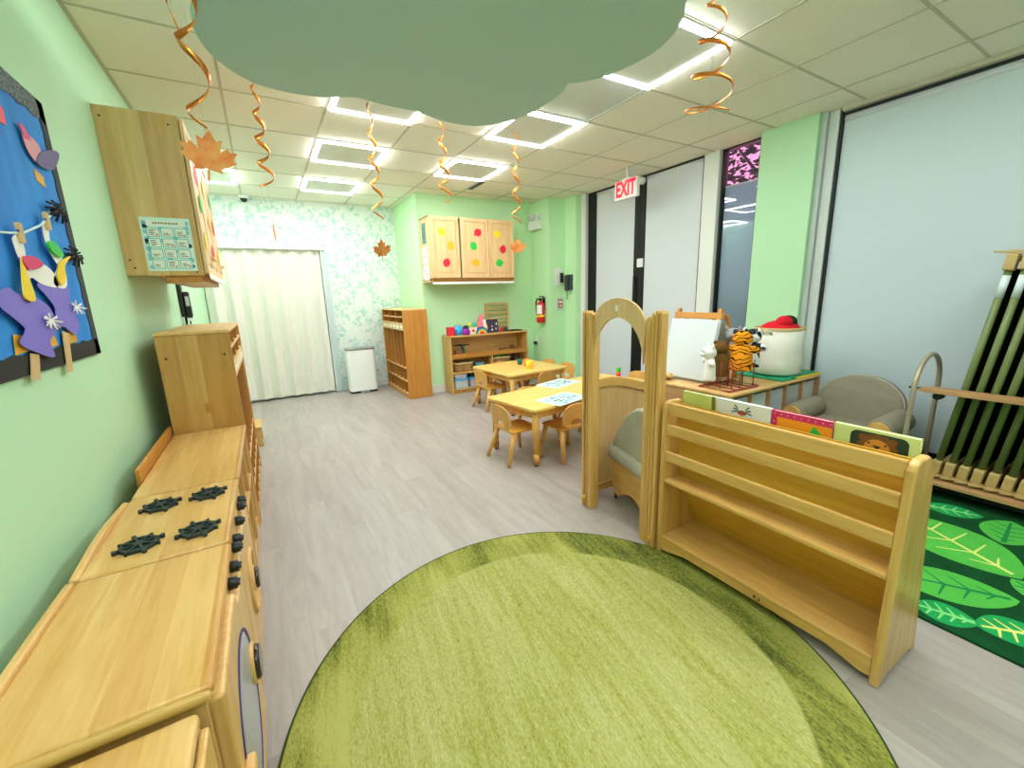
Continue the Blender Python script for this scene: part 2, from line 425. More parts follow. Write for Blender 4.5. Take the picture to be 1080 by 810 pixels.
# baseboards
bm = nb(); box(bm, LW, LW+.012, FR, BK, 0, .1); struct('baseboard_left', bm, 'white_trim', .003)
bm = nb(); box(bm, .9, 1.87, BK-.012, BK, 0, .1); struct('baseboard_back', bm, 'white_trim', .003)
bm = nb(); box(bm, 1.858, 1.87, 5.52, BK, 0, .1); box(bm, 1.858, 3.62, 5.508, 5.52, 0, .1); box(bm, 3.608, 3.62, 5.038, 5.52, 0, .1); box(bm, 3.608, 3.9, 5.038, 5.05, 0, .1); box(bm, 3.888, 3.9, 4.8, 5.04, 0, .1)
struct('baseboard_alcove', bm, 'white_trim')
# glass double door with black frame
bm = nb(); box(bm, 3.985, 4.09, 4.70, 4.795, 0, H); box(bm, 4.02, 4.095, 2.76, 2.925, 0, H); struct('trim_2', bm, 'white_trim', .004)
def glass_door(name, y0, y1, mull):
    bm = nb()
    for a, b in mull: box(bm, 4.035, 4.1, a, b, 0, H)
    box(bm, 4.04, 4.1, y0, y1, 0, .12); box(bm, 4.04, 4.1, y0, y1, H-.03, H)
    d = struct(name, bm, 'dark_metal', .004)
    bm = nb(); box(bm, 4.085, 4.092, y0, y1, .12, H-.03); obj('glass_pane', bm, 'glass', d)
    return d
d1 = glass_door('door_1', 3.84, 4.60, ((4.545, 4.70), (3.765, 3.85)))
d2 = glass_door('door_2', 2.93, 3.76, ((3.69, 3.762), (2.928, 2.945)))
bm = nb(); box(bm, 4.0, 4.012, 3.79, 3.82, .95, 1.5)
for z in (.97, 1.46): box(bm, 4.01, 4.036, 3.795, 3.815, z, z+.02)
obj('push_bar', bm, 'soft_black', d1, .003)
def blind(name, label, y0, y1, z0, x=4.06, z1=H-.012, mm='blind'):
    t = thing(name, label, 'blind', (x, (y0+y1)/2, z0))
    bm = nb(); box(bm, x, x+.003, y0, y1, z0+.02, z1+.008); obj('blind_fabric', bm, mm, t, world=True)
    bm = nb(); cyl(bm, (x+.008, y0, z1-.02), (x+.008, y1, z1-.02), .02); obj('blind_roller', bm, 'blind', t, world=True)
    bm = nb(); box(bm, x-.004, x+.008, y0, y1, z0, z0+.02); obj('bottom_bar', bm, 'grey_trim', t, world=True)
    return t
blind('roller_blind', 'pale grey roller blind pulled down behind the exit sign, over the farther glass door leaf', 3.86, 4.54, .1, 4.05)
blind('roller_blind', 'pale grey roller blind on the glass door leaf between exit sign and narrow window', 2.95, 3.685, .1, 4.05)
# big window by the cots
bm = nb()
box(bm, 4.03, 4.1, 1.745, 1.762, 0, H); box(bm, 4.03, 4.1, -1.9, -1.86, 0, H); box(bm, 4.04, 4.1, -1.9, 1.775, 0, .1); box(bm, 4.04, 4.1, -1.9, 1.775, H-.05, H)
w = struct('window_1', bm, 'dark_metal', .003)
bm = nb(); box(bm, 4.085, 4.092, -1.86, 1.745, .1, H-.05); obj('glass_pane', bm, 'glass', w)
bm = nb(); box(bm, 3.985, 4.1, 1.835, 1.87, 0, H); box(bm, 4.015, 4.1, 1.763, 1.832, 0, H); struct('trim_3', bm, 'grey_trim', .004)
blind('roller_blind', 'wide pale blue-grey roller blind covering the big window behind the grey armchair and cots', -1.85, 1.742, .04, 4.055, H-.055, 'blind_wide')
bm = nb(); box(bm, 3.99, 4.06, FR, 1.74, H-.03, H); struct('trim_4', bm, 'grid')
# narrow tall window
bm = nb()
box(bm, 4.06, 4.14, 2.735, 2.75, .12, H); box(bm, 4.06, 4.14, 2.376, 2.39, .12, H); box(bm, 4.06, 4.14, 2.38, 2.75, .12, .16); box(bm, 4.06, 4.14, 2.38, 2.75, H-.012, H)
w = struct('window_2', bm, 'dark_metal', .003)
bm = nb(); box(bm, 4.085, 4.090, 2.39, 2.735, .16, H-.012); obj('glass_pane', bm, 'glass', w)
t = thing('window_shade', 'blue-grey shade filling the narrow tall window beside the green pier below the dusk sky', 'shade', (4.118, 2.56, .16))
bm = nb(); box(bm, 4.115, 4.12, 2.39, 2.735, .16, 2.29); obj('shade_fabric', bm, 'shade_blue', t, world=True)
bm = nb(); box(bm, 4.112, 4.124, 2.39, 2.735, 2.29, 2.302); obj('shade_rail', bm, 'grey_trim', t, world=True)
# tree outside against the dusk sky
t = thing('street_tree', 'dark leafy tree against pink sky, seen through the narrow window', 'tree', (7.9, 4.0, -.5))
bm = nb(); tube(bm, [(7.9, 4.0, -.5), (7.92, 4.02, 1.5), (7.9, 4.1, 3.0), (7.9, 4.3, 4.4)], [.12, .10, .08, .04]); tube(bm, [(7.9, 4.06, 2.4), (7.7, 4.5, 3.2), (7.6, 5.0, 3.9)], [.05, .03, .015]); tube(bm, [(7.9, 4.08, 2.7), (8.1, 3.7, 3.4), (8.2, 3.4, 3.9)], [.05, .03, .015])
obj('trunk', bm, 'dark', t, world=True)
bm = nb(); rr = random.Random(3)
for i in range(1500):
    a = rr.uniform(0, 2*PI); q = rr.uniform(0, 1)**.6
    c = Vector((7.9+math.cos(a)*q*1.5, 4.6+math.sin(a)*q*1.5, 3.7+rr.uniform(-1, 1)*1.15*math.sqrt(max(0, 1-q*q*.8))))
    n = Vector((rr.uniform(-1, 1), rr.uniform(-1, 1), rr.uniform(-1, 1))).normalized(); u, v = frame_of(n); s = rr.uniform(.05, .11)
    poly3(bm, [c-u*s, c+v*s*.45, c+u*s, c-v*s*.45])
o = obj('foliage', bm, mat('dusk_foliage', '#1d2733', .9), t, world=True); o['kind'] = 'stuff'

# accordion partition over the back opening
bm = nb(); pts = []; x = LW+.01; k = 0
while x < .775:
    pts.append((x, (6.50, 6.475, 6.44, 6.465)[k % 4])); x += .0465; k += 1
n = len(pts); lo = [bm.verts.new((px, py, .03+.006*(i % 2))) for i, (px, py) in enumerate(pts)]; hi = [bm.verts.new((px, py, 1.995)) for px, py in pts]
for i in range(n-1): bm.faces.new((lo[i], lo[i+1], hi[i+1], hi[i]))
m = mat('accordion_vinyl', '#dbdbd0', .6, spec=.3); q = NT(m)
q.color(q.ramp(q.noise(q.mapping(q.coord(), (40, 40, 2)), 3, 3), [(.3, '#dad6cb'), (.7, '#e4e0d7')]))
t = thing('accordion_partition', 'off-white pleated accordion folding partition closed across the papered back wall', 'folding door', (.1, 6.46, 0))
obj('pleated_panel', bm, m, t, world=True, solid=.006)
bm = nb(); box(bm, .775, .80, 6.43, 6.51, .02, 1.995); obj('lead_post', bm, 'grey_trim', t, .003, world=True)
bm = nb(); box(bm, LW+.005, .83, 6.41, 6.53, 1.995, 2.03); obj('track', bm, 'white_trim', t, .003, world=True)
bm = nb(); box(bm, .80, .875, 6.53, BK-.001, 0, 1.995); struct('trim_5', bm, mat('pale_blue_jamb', '#cfdde0', .5), .004)

# ------------------------------------------------------------------ ceiling fittings
TX = lambda k: .568+.6106*k
TY = lambda k: .984+.6115*k
def led_bm():
    bm = nb(); a, w_, t_ = .288, .024, .018
    O = [(a, a), (-a, a), (-a, -a), (a, -a)]; I = [(x*(a-w_)/a, y*(a-w_)/a) for x, y in O]
    for i in range(4):
        j = (i+1) % 4
        poly3(bm, [(*O[i], -t_), (*I[i], -t_), (*I[j], -t_), (*O[j], -t_)], 0)
        poly3(bm, [(*O[j], -t_), (*O[j], 0), (*O[i], 0), (*O[i], -t_)], 1)
        poly3(bm, [(*I[i], -t_), (*I[i], 0), (*I[j], 0), (*I[j], -t_)], 2)
    return bm
LED0 = None
def ceiling_light(i, j, label):
    global LED0
    loc = (TX(i)+.3053 if i > -2 else -.325, TY(j)+.3057, H-.004)
    if LED0 is None:
        LED0 = thing('ceiling_light', label, 'light', loc, 0, 'square LED frame ceiling lights')
        obj('light_strip', led_bm(), ['led', 'led_side', 'led_inner'], LED0)
        bm = nb(); box(bm, -.264, .264, -.264, .264, -.002, .0); obj('center_panel', bm, mat('diffuser_tile', '#e4e6df', .7), LED0)
        bm = nb(); ring(bm, rrect(-.3, .3, -.3, .3, .004, 1), rrect(-.288, .288, -.288, .288, .004, 1), 'z', -.006, 0); obj('light_frame', bm, 'white', LED0)
    else:
        l = dup(LED0, loc, 0, label)
        if i == -2: l.scale = (.88, 1, 1)
ceiling_light(2, 1, 'square LED frame light nearest the green pier and narrow window')
ceiling_light(2, 3, 'square LED frame light beyond the flat ceiling panel, in line with the exit sign')
ceiling_light(2, 5, 'square LED frame light beside the dark ceiling slot above the far table')
ceiling_light(0, 3, 'square LED frame light half hidden by the edge of the sage cloud panel')
ceiling_light(0, 5, 'square LED frame light in the middle of the row in front of the partition')
ceiling_light(0, 7, 'square LED frame light above the accordion partition, farthest of its row')
ceiling_light(-2, 7, 'square LED frame light behind the hanging maple leaf and wall cabinet')
ceiling_light(2, -1, 'square LED frame light at the top right edge of the ceiling view')
for i, j in ((0, 1), (0, -1), (0, -3), (2, -3), (-2, -1)): ceiling_light(i, j, 'square LED frame light out of view above or behind the sage cloud panel')  # last position is an extra unseen light, added to brighten the lower left wall
# flat access panel between two lights, dark slot, camera dome
t = thing('ceiling_hatch', 'flat white ceiling panel with grey frame between the two right-hand LED lights', 'ceiling panel', (TX(2)+.305, TY(2)+.306, H))
bm = nb(); box(bm, -.285, .285, -.285, .285, -.008, -.002); obj('panel', bm, mat('panel_gloss', '#cfd0c6', .25), t, .002)
bm = nb(); ring(bm, rrect(-.304, .304, -.304, .304, .004, 1), rrect(-.286, .286, -.286, .286, .004, 1), 'z', -.012, -.002); obj('panel_frame', bm, 'grey_trim', t)
t = thing('slot_diffuser', 'dark linear air slot in the ceiling beside the farthest right LED light', 'vent', (2.43, TY(6)+.235, H))
bm = nb(); box(bm, -.035, .035, -.2, .2, -.006, -.002); obj('slot', bm, mat('slot_dark', '#55564e', .7), t)
bm = nb(); ring(bm, rrect(-.045, .045, -.21, .21, .004, 1), rrect(-.034, .034, -.199, .199, .004, 1), 'z', -.008, -.002); obj('slot_frame', bm, 'grey_trim', t)
t = thing('security_camera', 'small white dome camera on the ceiling above the accordion partition', 'camera', (-.02, 6.44, H-.004))
bm = nb(); lathe(bm, [(.055, 0), (.055, -.03), (.045, -.04)], seg=20); obj('mount', bm, 'white', t)
bm = nb(); ell(bm, (0, 0, -.04), (.04, .04, .045)); obj('dome', bm, 'black', t)

# hanging sage cloud
CL = [(-.06, 1.65), (-.085, 1.9), (-.06, 2.09), (-.09, 2.29), (-.04, 2.50), (.09, 2.67), (.25, 2.72), (.43, 2.70), (.59, 2.625), (.68, 2.635), (.78, 2.65), (.95, 2.655), (1.12, 2.71), (1.34, 2.70), (1.49, 2.57), (1.565, 2.41), (1.59, 2.19), (1.575, 2.04), (1.545, 1.965), (1.585, 1.955), (1.68, 1.82), (1.73, 1.61), (1.71, 1.46), (1.64, 1.33), (1.55, 1.22), (1.62, 1.0), (1.60, .75), (1.42, .55), (1.2, .52), (1.05, .62), (.85, .45), (.6, .45), (.42, .62), (.2, .58), (.02, .75), (-.02, 1.0), (.05, 1.2), (-.05, 1.4)]
def smooth_loop(P, n=6):
    out = []
    for i in range(len(P)):
        p0, p1, p2, p3 = (Vector(P[(i+k) % len(P)]) for k in (-1, 0, 1, 2))
        for j in range(n):
            s = j/n
            out.append(tuple(.5*((2*p1)+(p2-p0)*s+(2*p0-5*p1+4*p2-p3)*s*s+(3*p1-p0-3*p2+p3)*s**3)))
    return out
t = thing('ceiling_cloud', 'large sage-green cloud-shaped panel hanging below the ceiling', 'ceiling panel', (.75, 1.6, 2.40))
bm = nb(); prism(bm, smooth_loop(CL), 'z', 2.40, 2.45); obj('cloud_panel', bm, 'cloud', t, .006, world=True)
bm = nb()
for x, y in ((.2, 1.0), (1.3, 1.0), (.3, 2.3), (1.3, 2.3)): cyl(bm, (x, y, 2.44), (x, y, H), .004, seg=6)
obj('hanger_wire', bm, 'chrome', t, world=True)

# swirls and maple leaves
def swirl_bm(z0, z1, r0, r1, turns, w, ph=0, stretch=1):
    bm = nb(); n = int(turns*26); prev = None
    for i in range(n+1):
        s = i/n; a = ph+2*PI*turns*s; r = r0+(r1-r0)*s
        z = z0+(z1-z0)*s; ww = w*(.35+.65*math.sin(PI*min(1, s*.9+.1)))
        p = Vector((math.cos(a)*r, math.sin(a)*r, z)); up = Vector((math.cos(a)*.35, math.sin(a)*.35, 1)).normalized()
        cur = (bm.verts.new(p-up*ww/2), bm.verts.new(p+up*ww/2))
        if prev: bm.faces.new((prev[0], cur[0], cur[1], prev[1])).smooth = True
        prev = cur
    return bm
LEAF = [(0, -.55), (.018, -.50), (.022, -.27), (.25, -.31), (.24, -.23), (.50, -.04), (.43, .01), (.50, .17), (.37, .155), (.33, .23), (.185, .10), (.225, .36), (.12, .31), (0, .52)]
LEAF = LEAF+[(-x, y) for x, y in LEAF[-2:0:-1]]
def maple_leaf_bm(s, az, tilt=0):
    bm = nb(); prism(bm, [(x*s, y*s) for x, y in LEAF], 'y', -.001, .001)
    bm.transform(Matrix.Rotation(az, 4, 'Z') @ Matrix.Rotation(tilt, 4, 'Y')); return bm
def swirl(label, x, y, ztop, zs0, zs1, r0, r1, turns, w, leaf=None, ph=0, zleaf=None, az=0, tilt=0):
    t = thing('hanging_swirl', label, 'decoration', (x, y, ztop), 0, 'orange foil swirls hanging from the ceiling')
    bm = swirl_bm(zs0-ztop, zs1-ztop, r0, r1, turns, w, ph); obj('foil_spiral', bm, 'foil', t, solid=.0006)
    bm = nb(); cyl(bm, (0, 0, 0), (0, 0, (zleaf if leaf else zs1)-ztop+(.06 if leaf else 0)), .0007, seg=5); obj('thread', bm, mat('clear_thread', '#cfcabb', .5), t)
    bm = nb(); cyl(bm, (0, 0, -.002), (0, 0, 0), .012, seg=12); obj('paper_dot', bm, 'orange', t)
    if leaf:
        bm = maple_leaf_bm(leaf, az, tilt); bm.transform(Matrix.Translation((0, 0, zleaf-ztop))); obj('maple_leaf', bm, 'maple_leaf', t)
swirl('orange foil swirl nearest the wall cabinet with a maple leaf hanging below', -.09, 1.9, H, 2.45, 1.90, .030, .042, 2.6, .028, .165, 1.2, 1.825, -.05, .15)
swirl('orange foil swirl cut off at the top edge beside the near maple leaf swirl', -.125, 1.90, H, 2.50, 2.20, .012, .010, 1.6, .022, None, 2.0)
swirl('orange foil swirl with an edge-on maple leaf in front of the accordion partition', .13, 3.17, H, 2.62, 2.02, .014, .045, 4.4, .032, .15, .4, 1.75, 1.45)
swirl('orange foil swirl with maple leaf hanging in front of the leafy wallpaper', .80, 3.18, H, 2.62, 1.87, .014, .042, 4.6, .032, .15, 1.6, 1.665, -.85)
swirl('orange foil swirl without a leaf hanging before the green alcove corner', 1.33, 3.22, H, 2.62, 2.04, .014, .05, 3.8, .032, None, 2.4)
swirl('orange foil swirl with maple leaf hanging beside the three-door wall cabinet', 1.95, 3.18, H, 2.62, 1.90, .014, .04, 4.4, .032, .145, 3.0, 1.715, -.75)
swirl('large orange foil swirl with wide curls hanging near the big ceiling light', 1.66, 1.2, H, 2.42, 1.985, .03, .10, 3.6, .016, None, .8)
# ------------------------------------------------------------------ play kitchen along the left wall
KX0, KX1 = -.505, -.178
def counter_top(y0, y1, z, x1=KX1+.006):
    bm = nb(); box(bm, KX0, x1, y0+.003, y1-.003, z-.026, z); return bm
def carcass(t, y0, y1, z, side='maple_z', front=True):
    for y in (y0+.004, y1-.022):
        bm = nb(); box(bm, KX0, KX1-.004, y, y+.018, .0, z-.026); obj('side_panel', bm, side, t, .004, world=True)
    bm = nb(); box(bm, KX0, KX0+.012, y0+.022, y1-.022, .03, z-.026); obj('back_panel', bm, 'maple_z', t, world=True)
    bm = nb(); box(bm, KX0+.012, KX1-.012, y0+.022, y1-.022, .05, .066); obj('bottom_panel', bm, 'maple_y', t, world=True)
    bm = nb(); box(bm, KX1-.03, KX1-.014, y0+.022, y1-.022, 0, .05); obj('kick_board', bm, 'maple_y', t, world=True)
def splash(t, y0, y1, z, h, bulge=.0):
    bm = nb(); P = [(y0, z-.02), (y1, z-.02)]+[(y1-(y1-y0)*i/14, z+h+bulge*math.sin(PI*i/14)) for i in range(15)]
    prism(bm, P, 'x', KX0-.016, KX0+.004); obj('back_rail', bm, 'maple_y', t, .008, world=True, seg=3)
KZ = .635
# open shelf unit next to the locker
t = thing('shelf_unit', 'low maple open shelf unit between the play stove and the tall coat locker', 'shelf', (-.34, 2.35, 0))
y0, y1 = 1.918, 2.782
carcass(t, y0, y1, KZ)
obj('counter_top', counter_top(y0, y1, KZ), 'counter', t, .008, world=True, seg=3)
bm = nb(); box(bm, KX0-.016, KX0-.002, 2.09, y1, KZ-.06, KZ+.05); obj('back_rail', bm, 'golden_y', t, .003, world=True)
for k in (1, 2):
    y = y0+(y1-y0)*k/3
    bm = nb(); box(bm, KX0+.012, KX1-.006, y-.008, y+.008, .066, KZ-.026); obj('divider', bm, 'maple_z', t, .002, world=True)
for z in (.33,):
    for k in range(3):
        a = y0+(y1-y0)*k/3+.01; b = y0+(y1-y0)*(k+1)/3-.01
        bm = nb(); box(bm, KX0+.012, KX1-.008, a, b, z, z+.016); obj('shelf', bm, 'maple_y', t, .002, world=True)
def knob(t, y, z, x=KX1+.001):
    bm = nb(); cyl(bm, (x, y, z), (x+.022, y, z), .017, .0155, 18); box(bm, x+.020, x+.028, y-.014, y+.014, z-.004, z+.004); obj('knob', bm, 'black', t, .002, world=True)
def pull(t, y, z, x, r=.045):
    bm = nb(); cyl(bm, (x-.002, y, z), (x+.010, y, z), r+.009, r+.005, 24); h = obj('handle', bm, 'maple_z', t, .005, world=True)
    bm = nb(); cyl(bm, (x+.009, y, z), (x+.022, y, z), r, r*.9, 24)
    bm.transform(Matrix.Translation(-t.location)); obj('grip', bm, mat('dark_glossy_grip', '#2c221c', .15) if 'dark_glossy_grip' not in bpy.data.materials else bpy.data.materials['dark_glossy_grip'], h, .004)
# stove
t = thing('play_stove', 'maple play stove with four black burners set in the kitchen row', 'play kitchen', (-.34, 1.65, 0))
y0, y1 = 1.385, 1.915
carcass(t, y0, y1, KZ)
obj('counter_top', counter_top(y0, y1, KZ, KX1+.004), 'counter', t, .010, world=True, seg=3)
splash(t, y0+.004, y1-.03, KZ, .004, .016)
for bx, by in ((-.395, 1.775), (-.26, 1.79), (-.40, 1.50), (-.26, 1.505)):
    bm = nb(); R = .048
    P8 = [(math.cos(PI/8+k*PI/4)*R, math.sin(PI/8+k*PI/4)*R) for k in range(8)]
    ring(bm, [(x*1.0, y*1.0) for x, y in P8], [(x*.80, y*.80) for x, y in P8], 'z', 0, .010)
    prism(bm, [(x*.84, y*.84) for x, y in P8], 'z', 0, .005)
    for k in range(8):
        a = PI/8+k*PI/4; d = Vector((math.cos(a), math.sin(a), 0)); n = Vector((-d.y, d.x, 0))
        prism(bm, [tuple((d*.006+n*.003).xy), tuple((d*.055+n*.0025).xy), tuple((d*.055-n*.0025).xy), tuple((d*.006-n*.003).xy)], 'z', .001, .0115)
        if k % 2 == 0: cyl(bm, d*.055, d*.055+Vector((0, 0, .012)), .006, seg=8)
    cyl(bm, (0, 0, 0), (0, 0, .012), .012, seg=12)
    bm.transform(Matrix.Translation((bx, by, KZ))); obj('burner', bm, 'burner', t, world=True)
bm = nb(); box(bm, KX1-.02, KX1, y0+.024, y1-.024, .555, .607); obj('control_strip', bm, 'maple_y', t, .003, world=True)
for y in (1.80, 1.745, 1.62, 1.49, 1.435): knob(t, y, .583)
bm = nb(); box(bm, KX1-.012, KX1+.016, y0+.03, y1-.03, .08, .545); d = obj('oven_door', bm, 'maple_z', t, .006, world=True)
bm = nb(); L = arc(0, 0, .115, .115, 0, 360, 32)[:-1]; L2 = [(x*.86, y*.86) for x, y in L]
ring(bm, L, L2, 'x', 0, .012); bm.transform(Matrix.Translation((KX1+.014, 1.65, .33))); bm.transform(Matrix.Translation(-t.location)); obj('window_ring', bm, 'maple_z', d, .003)
pull(t, 1.66, .33, KX1+.016, .04)
# washer
t = thing('play_washer', 'maple play washing machine with round purple-rimmed window below its plain top', 'play kitchen', (-.34, 1.1, 0))
y0, y1 = .832, 1.383
carcass(t, y0, y1, KZ)
obj('counter_top', counter_top(y0, y1, KZ, KX1+.008), 'counter', t, .012, world=True, seg=4)
bm = nb(); box(bm, KX0, KX1+.006, y0-.012, y0+.006, KZ-.024, KZ-.004); obj('edge_lip', bm, 'lip', t, .009, world=True, seg=4)
splash(t, y0+.004, y1-.01, KZ, .008, .004)
bm = nb(); box(bm, KX1-.02, KX1, y0+.024, y1-.024, .56, .607); obj('control_strip', bm, 'maple_y', t, .003, world=True)
for y in (1.325, 1.24): knob(t, y, .583)
bm = nb(); prism(bm, [(y0+.005, .07), (y1-.03, .07), (y1-.03, .55), (1.21, .55), (1.18, .562), (1.165, .603), (y0+.005, .603)], 'x', KX1-.006, KX1+.022); d = obj('washer_door', bm, 'maple_z', t, .007, world=True, seg=3)
cy, cz, R = 1.07, .335, .185
def disc_on(par, name, r0, r1, x0, x1, mm):
    bm = nb(); L = arc(0, 0, r0, r0, 0, 360, 48)[:-1]
    if r1: ring(bm, L, arc(0, 0, r1, r1, 0, 360, 48)[:-1], 'x', x0, x1)
    else: prism(bm, L, 'x', x0, x1)
    bm.transform(Matrix.Translation(Vector((KX1, cy, cz))-t.location)); return obj(name, bm, mm, par)
disc_on(d, 'window_rim', R, R-.009, .020, .025, 'deep_violet')
disc_on(d, 'window_pane', R-.009, 0, .020, .023, 'acrylic')
bm = nb(); box(bm, KX1+.020, KX1+.042, .86, .905, cz+.02, cz+.05); bm.transform(Matrix.Translation(-t.location)); obj('latch', bm, 'maple_y', d, .008, seg=3)
pull(t, 1.225, .335, KX1+.022, .048)
# last unit, cut by the frame
t = thing('play_cabinet', 'lower maple play cabinet at the near end of the kitchen row, beside the washer', 'play kitchen', (-.34, .5, 0))
y0, y1, z4 = .22, .815, .612
for y in (y0+.004, y1-.022):
    bm = nb(); box(bm, KX0, KX1-.016, y, y+.018, 0, z4-.026); obj('side_panel', bm, 'maple_z', t, .004, world=True)
bm = nb(); box(bm, KX0, KX1-.014, y0, y1, z4-.026, z4); obj('counter_top', bm, 'counter', t, .010, world=True, seg=4)
bm = nb(); box(bm, KX0, KX0+.012, y0+.022, y1-.022, .03, z4-.026); obj('back_panel', bm, 'maple_z', t, world=True)
for a, b in ((y0+.01, (y0+y1)/2-.003), ((y0+y1)/2+.003, y1-.01)):
    bm = nb(); box(bm, KX1-.018, KX1-.002, a, b, .06, z4-.03); d = obj('cabinet_door', bm, 'maple_z', t, .005, world=True)
    bm = nb(); cyl(bm, (KX1-.004, (a+b)/2, .45), (KX1+.018, (a+b)/2, .45), .012); bm.transform(Matrix.Translation(-t.location)); obj('door_knob', bm, 'maple_z', d, .003)
bm = nb(); box(bm, KX1-.03, KX1-.018, y0+.022, y1-.022, 0, .06); obj('kick_board', bm, 'maple_y', t, world=True)

# ------------------------------------------------------------------ coat lockers
def locker(label, loc, rz, sm, pm, name='coat_locker', latch=False):
    t = thing(name, label, 'locker', loc, rz)
    W, D, Hh, th = 1.06, .328, 1.18, .018
    for y in (0, W-th):
        bm = nb(); box(bm, 0, D, y, y+th, 0, Hh-.018); s = obj('side_panel', bm, sm, t, .006)
        if latch and y == 0:
            bm = nb(); box(bm, .165, .185, -.016, 0, .735, .785); obj('wood_stop', bm, 'golden_z', s, .003)
            bm = nb()
            for sx in (.035, .29): cyl(bm, (sx, -.002, 1.045), (sx, .002, 1.045), .006, seg=10)
            obj('screw', bm, 'dark_metal', s)
    bm = nb(); box(bm, 0, D+.004, -.004, W+.004, Hh-.018, Hh); obj('top_panel', bm, 'maple_y', t, .005)
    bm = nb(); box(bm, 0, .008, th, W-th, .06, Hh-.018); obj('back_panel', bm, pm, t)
    bm = nb(); box(bm, .008, D-.004, th, W-th, .055, .07); obj('bottom_panel', bm, 'maple_y', t)
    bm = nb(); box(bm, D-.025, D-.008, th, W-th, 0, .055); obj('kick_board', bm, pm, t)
    for z in (.235, .41, .995, 1.078):
        bm = nb(); box(bm, .008, D-.002, th, W-th, z-.007, z+.007); obj('shelf', bm, 'maple_y', t, .002)
    bm = nb(); box(bm, D-.016, D-.002, th, W-th, .905, .99); obj('label_rail', bm, 'pale_ply', t, .002)
    for k in range(6):
        y = th+(W-2*th)*(k+.5)/6
        bm = nb(); box(bm, D-.002, D, y-.05, y+.05, .93, .968); obj('name_label', bm, 'cream', t)
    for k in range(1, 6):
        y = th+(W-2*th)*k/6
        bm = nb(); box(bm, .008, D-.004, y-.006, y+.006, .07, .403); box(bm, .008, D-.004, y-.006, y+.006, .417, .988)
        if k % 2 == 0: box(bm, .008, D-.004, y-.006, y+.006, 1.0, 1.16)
        obj('divider', bm, 'shaded_divider', t, .002)  # compartment shade is put into the divider colour
    for k in range(6):
        y = th+(W-2*th)*(k+.5)/6
        bm = nb(); tube(bm, [(.01, y, .86), (.04, y, .855), (.05, y, .875)], .004, 6); obj('coat_hook', bm, 'chrome', t)
    return t
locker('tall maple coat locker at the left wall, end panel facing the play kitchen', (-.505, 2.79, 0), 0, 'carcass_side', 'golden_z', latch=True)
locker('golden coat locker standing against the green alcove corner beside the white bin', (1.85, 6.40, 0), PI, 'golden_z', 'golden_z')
# low stool behind the left locker
t = thing('step_stool', 'low wooden step stool on the floor beyond the left coat locker', 'stool', (-.29, 4.55, 0))
bm = nb(); box(bm, -.14, .14, -.17, .17, .175, .195); obj('step_top', bm, 'birch_y', t, .006)
for y in (-.15, .13):
    bm = nb(); prism(bm, [(-.13, 0), (-.07, 0), (-.05, .05), (.05, .05), (.07, 0), (.13, 0), (.12, .176), (-.12, .176)], 'y', y, y+.02); obj('side_panel', bm, 'birch_z', t, .003)
# handset on the wall behind the cabinet
t = thing('wall_handset', 'black handset hanging on the left wall between wall cabinet and locker top', 'phone', (LW, 4.5, 1.33))
bm = nb(); box(bm, LW, LW+.03, 4.46, 4.56, 1.22, 1.50); obj('cradle', bm, 'black', t, .012, world=True, seg=3)
bm = nb(); box(bm, LW+.03, LW+.075, 4.475, 4.545, 1.21, 1.43); obj('handset', bm, 'black', t, .016, world=True, seg=3)
bm = nb(); box(bm, LW+.074, LW+.077, 4.49, 4.53, 1.31, 1.40); box(bm, LW+.045, LW+.07, 4.4735, 4.475, 1.31, 1.39); obj('display', bm, 'grey_trim', t, world=True)
bm = nb(); tube(bm, [(LW+.05, 4.50, 1.21), (LW+.05, 4.50, 1.05), (LW+.06, 4.52, .9)], .006); tube(bm, [(LW+.02, 4.53, 1.22), (LW+.02, 4.53, .9)], .009); obj('cord', bm, 'black', t, world=True)
bm = nb(); box(bm, LW+.035, LW+.075, 4.48, 4.54, 1.185, 1.212); obj('cup', bm, 'white', t, .004, world=True)

# ------------------------------------------------------------------ wall cabinets
LEAFP = [(0, -.5), (.16, -.42), (.36, -.2), (.44, .05), (.34, .28), (.16, .42), (.03, .6), (-.04, .44), (-.25, .34), (-.42, .12), (-.42, -.14), (-.26, -.38)]
def paper_leaf(parent, cx, cz, s, col, rot, plane, depth, t):
    bm = nb(); c_, s_ = math.cos(rot), math.sin(rot)
    P = [(cx+(x*c_-y*s_)*s, cz+(x*s_+y*c_)*s) for x, y in LEAFP]
    prism(bm, P, plane, depth, depth+(-.0015 if plane == 'y' else .0015))
    bm.transform(Matrix.Translation(-t.location)); obj('paper_leaf', bm, col, parent)
def raised_door(t, plane, a0, a1, z0, z1, d0, sgn):
    """framed cupboard door: flat frame with a raised inner field; plane 'y' faces -y, plane 'x' faces +x"""
    bm = nb(); f = .045
    O = [(a0, z0), (a1, z0), (a1, z1), (a0, z1)]; I = [(a0+f, z0+f), (a1-f, z0+f), (a1-f, z1-f), (a0+f, z1-f)]
    ring(bm, O, I, plane, d0, d0+sgn*.02)
    prism(bm, I, plane, d0+sgn*.002, d0+sgn*.010); g = f+.022
    prism(bm, [(a0+g, z0+g), (a1-g, z0+g), (a1-g, z1-g), (a0+g, z1-g)], plane, d0+sgn*.004, d0+sgn*.017)
    bm.transform(Matrix.Translation(-t.location)); return obj('cabinet_door', bm, 'door_maple', t, .004)
def scallops(bm, a0, a1, z, plane, d0, d1, step=.028, h=.035):
    n = int((a1-a0)/step); P = [(a0, z), (a1, z)]
    for i in range(n, 0, -1):
        P += [(a0+step*i*(a1-a0)/(n*step), z-h*.6), (a0+step*(i-.5)*(a1-a0)/(n*step), z-h)]
    P += [(a0, z-h*.6)]
    prism(bm, P, plane, d0, d1)
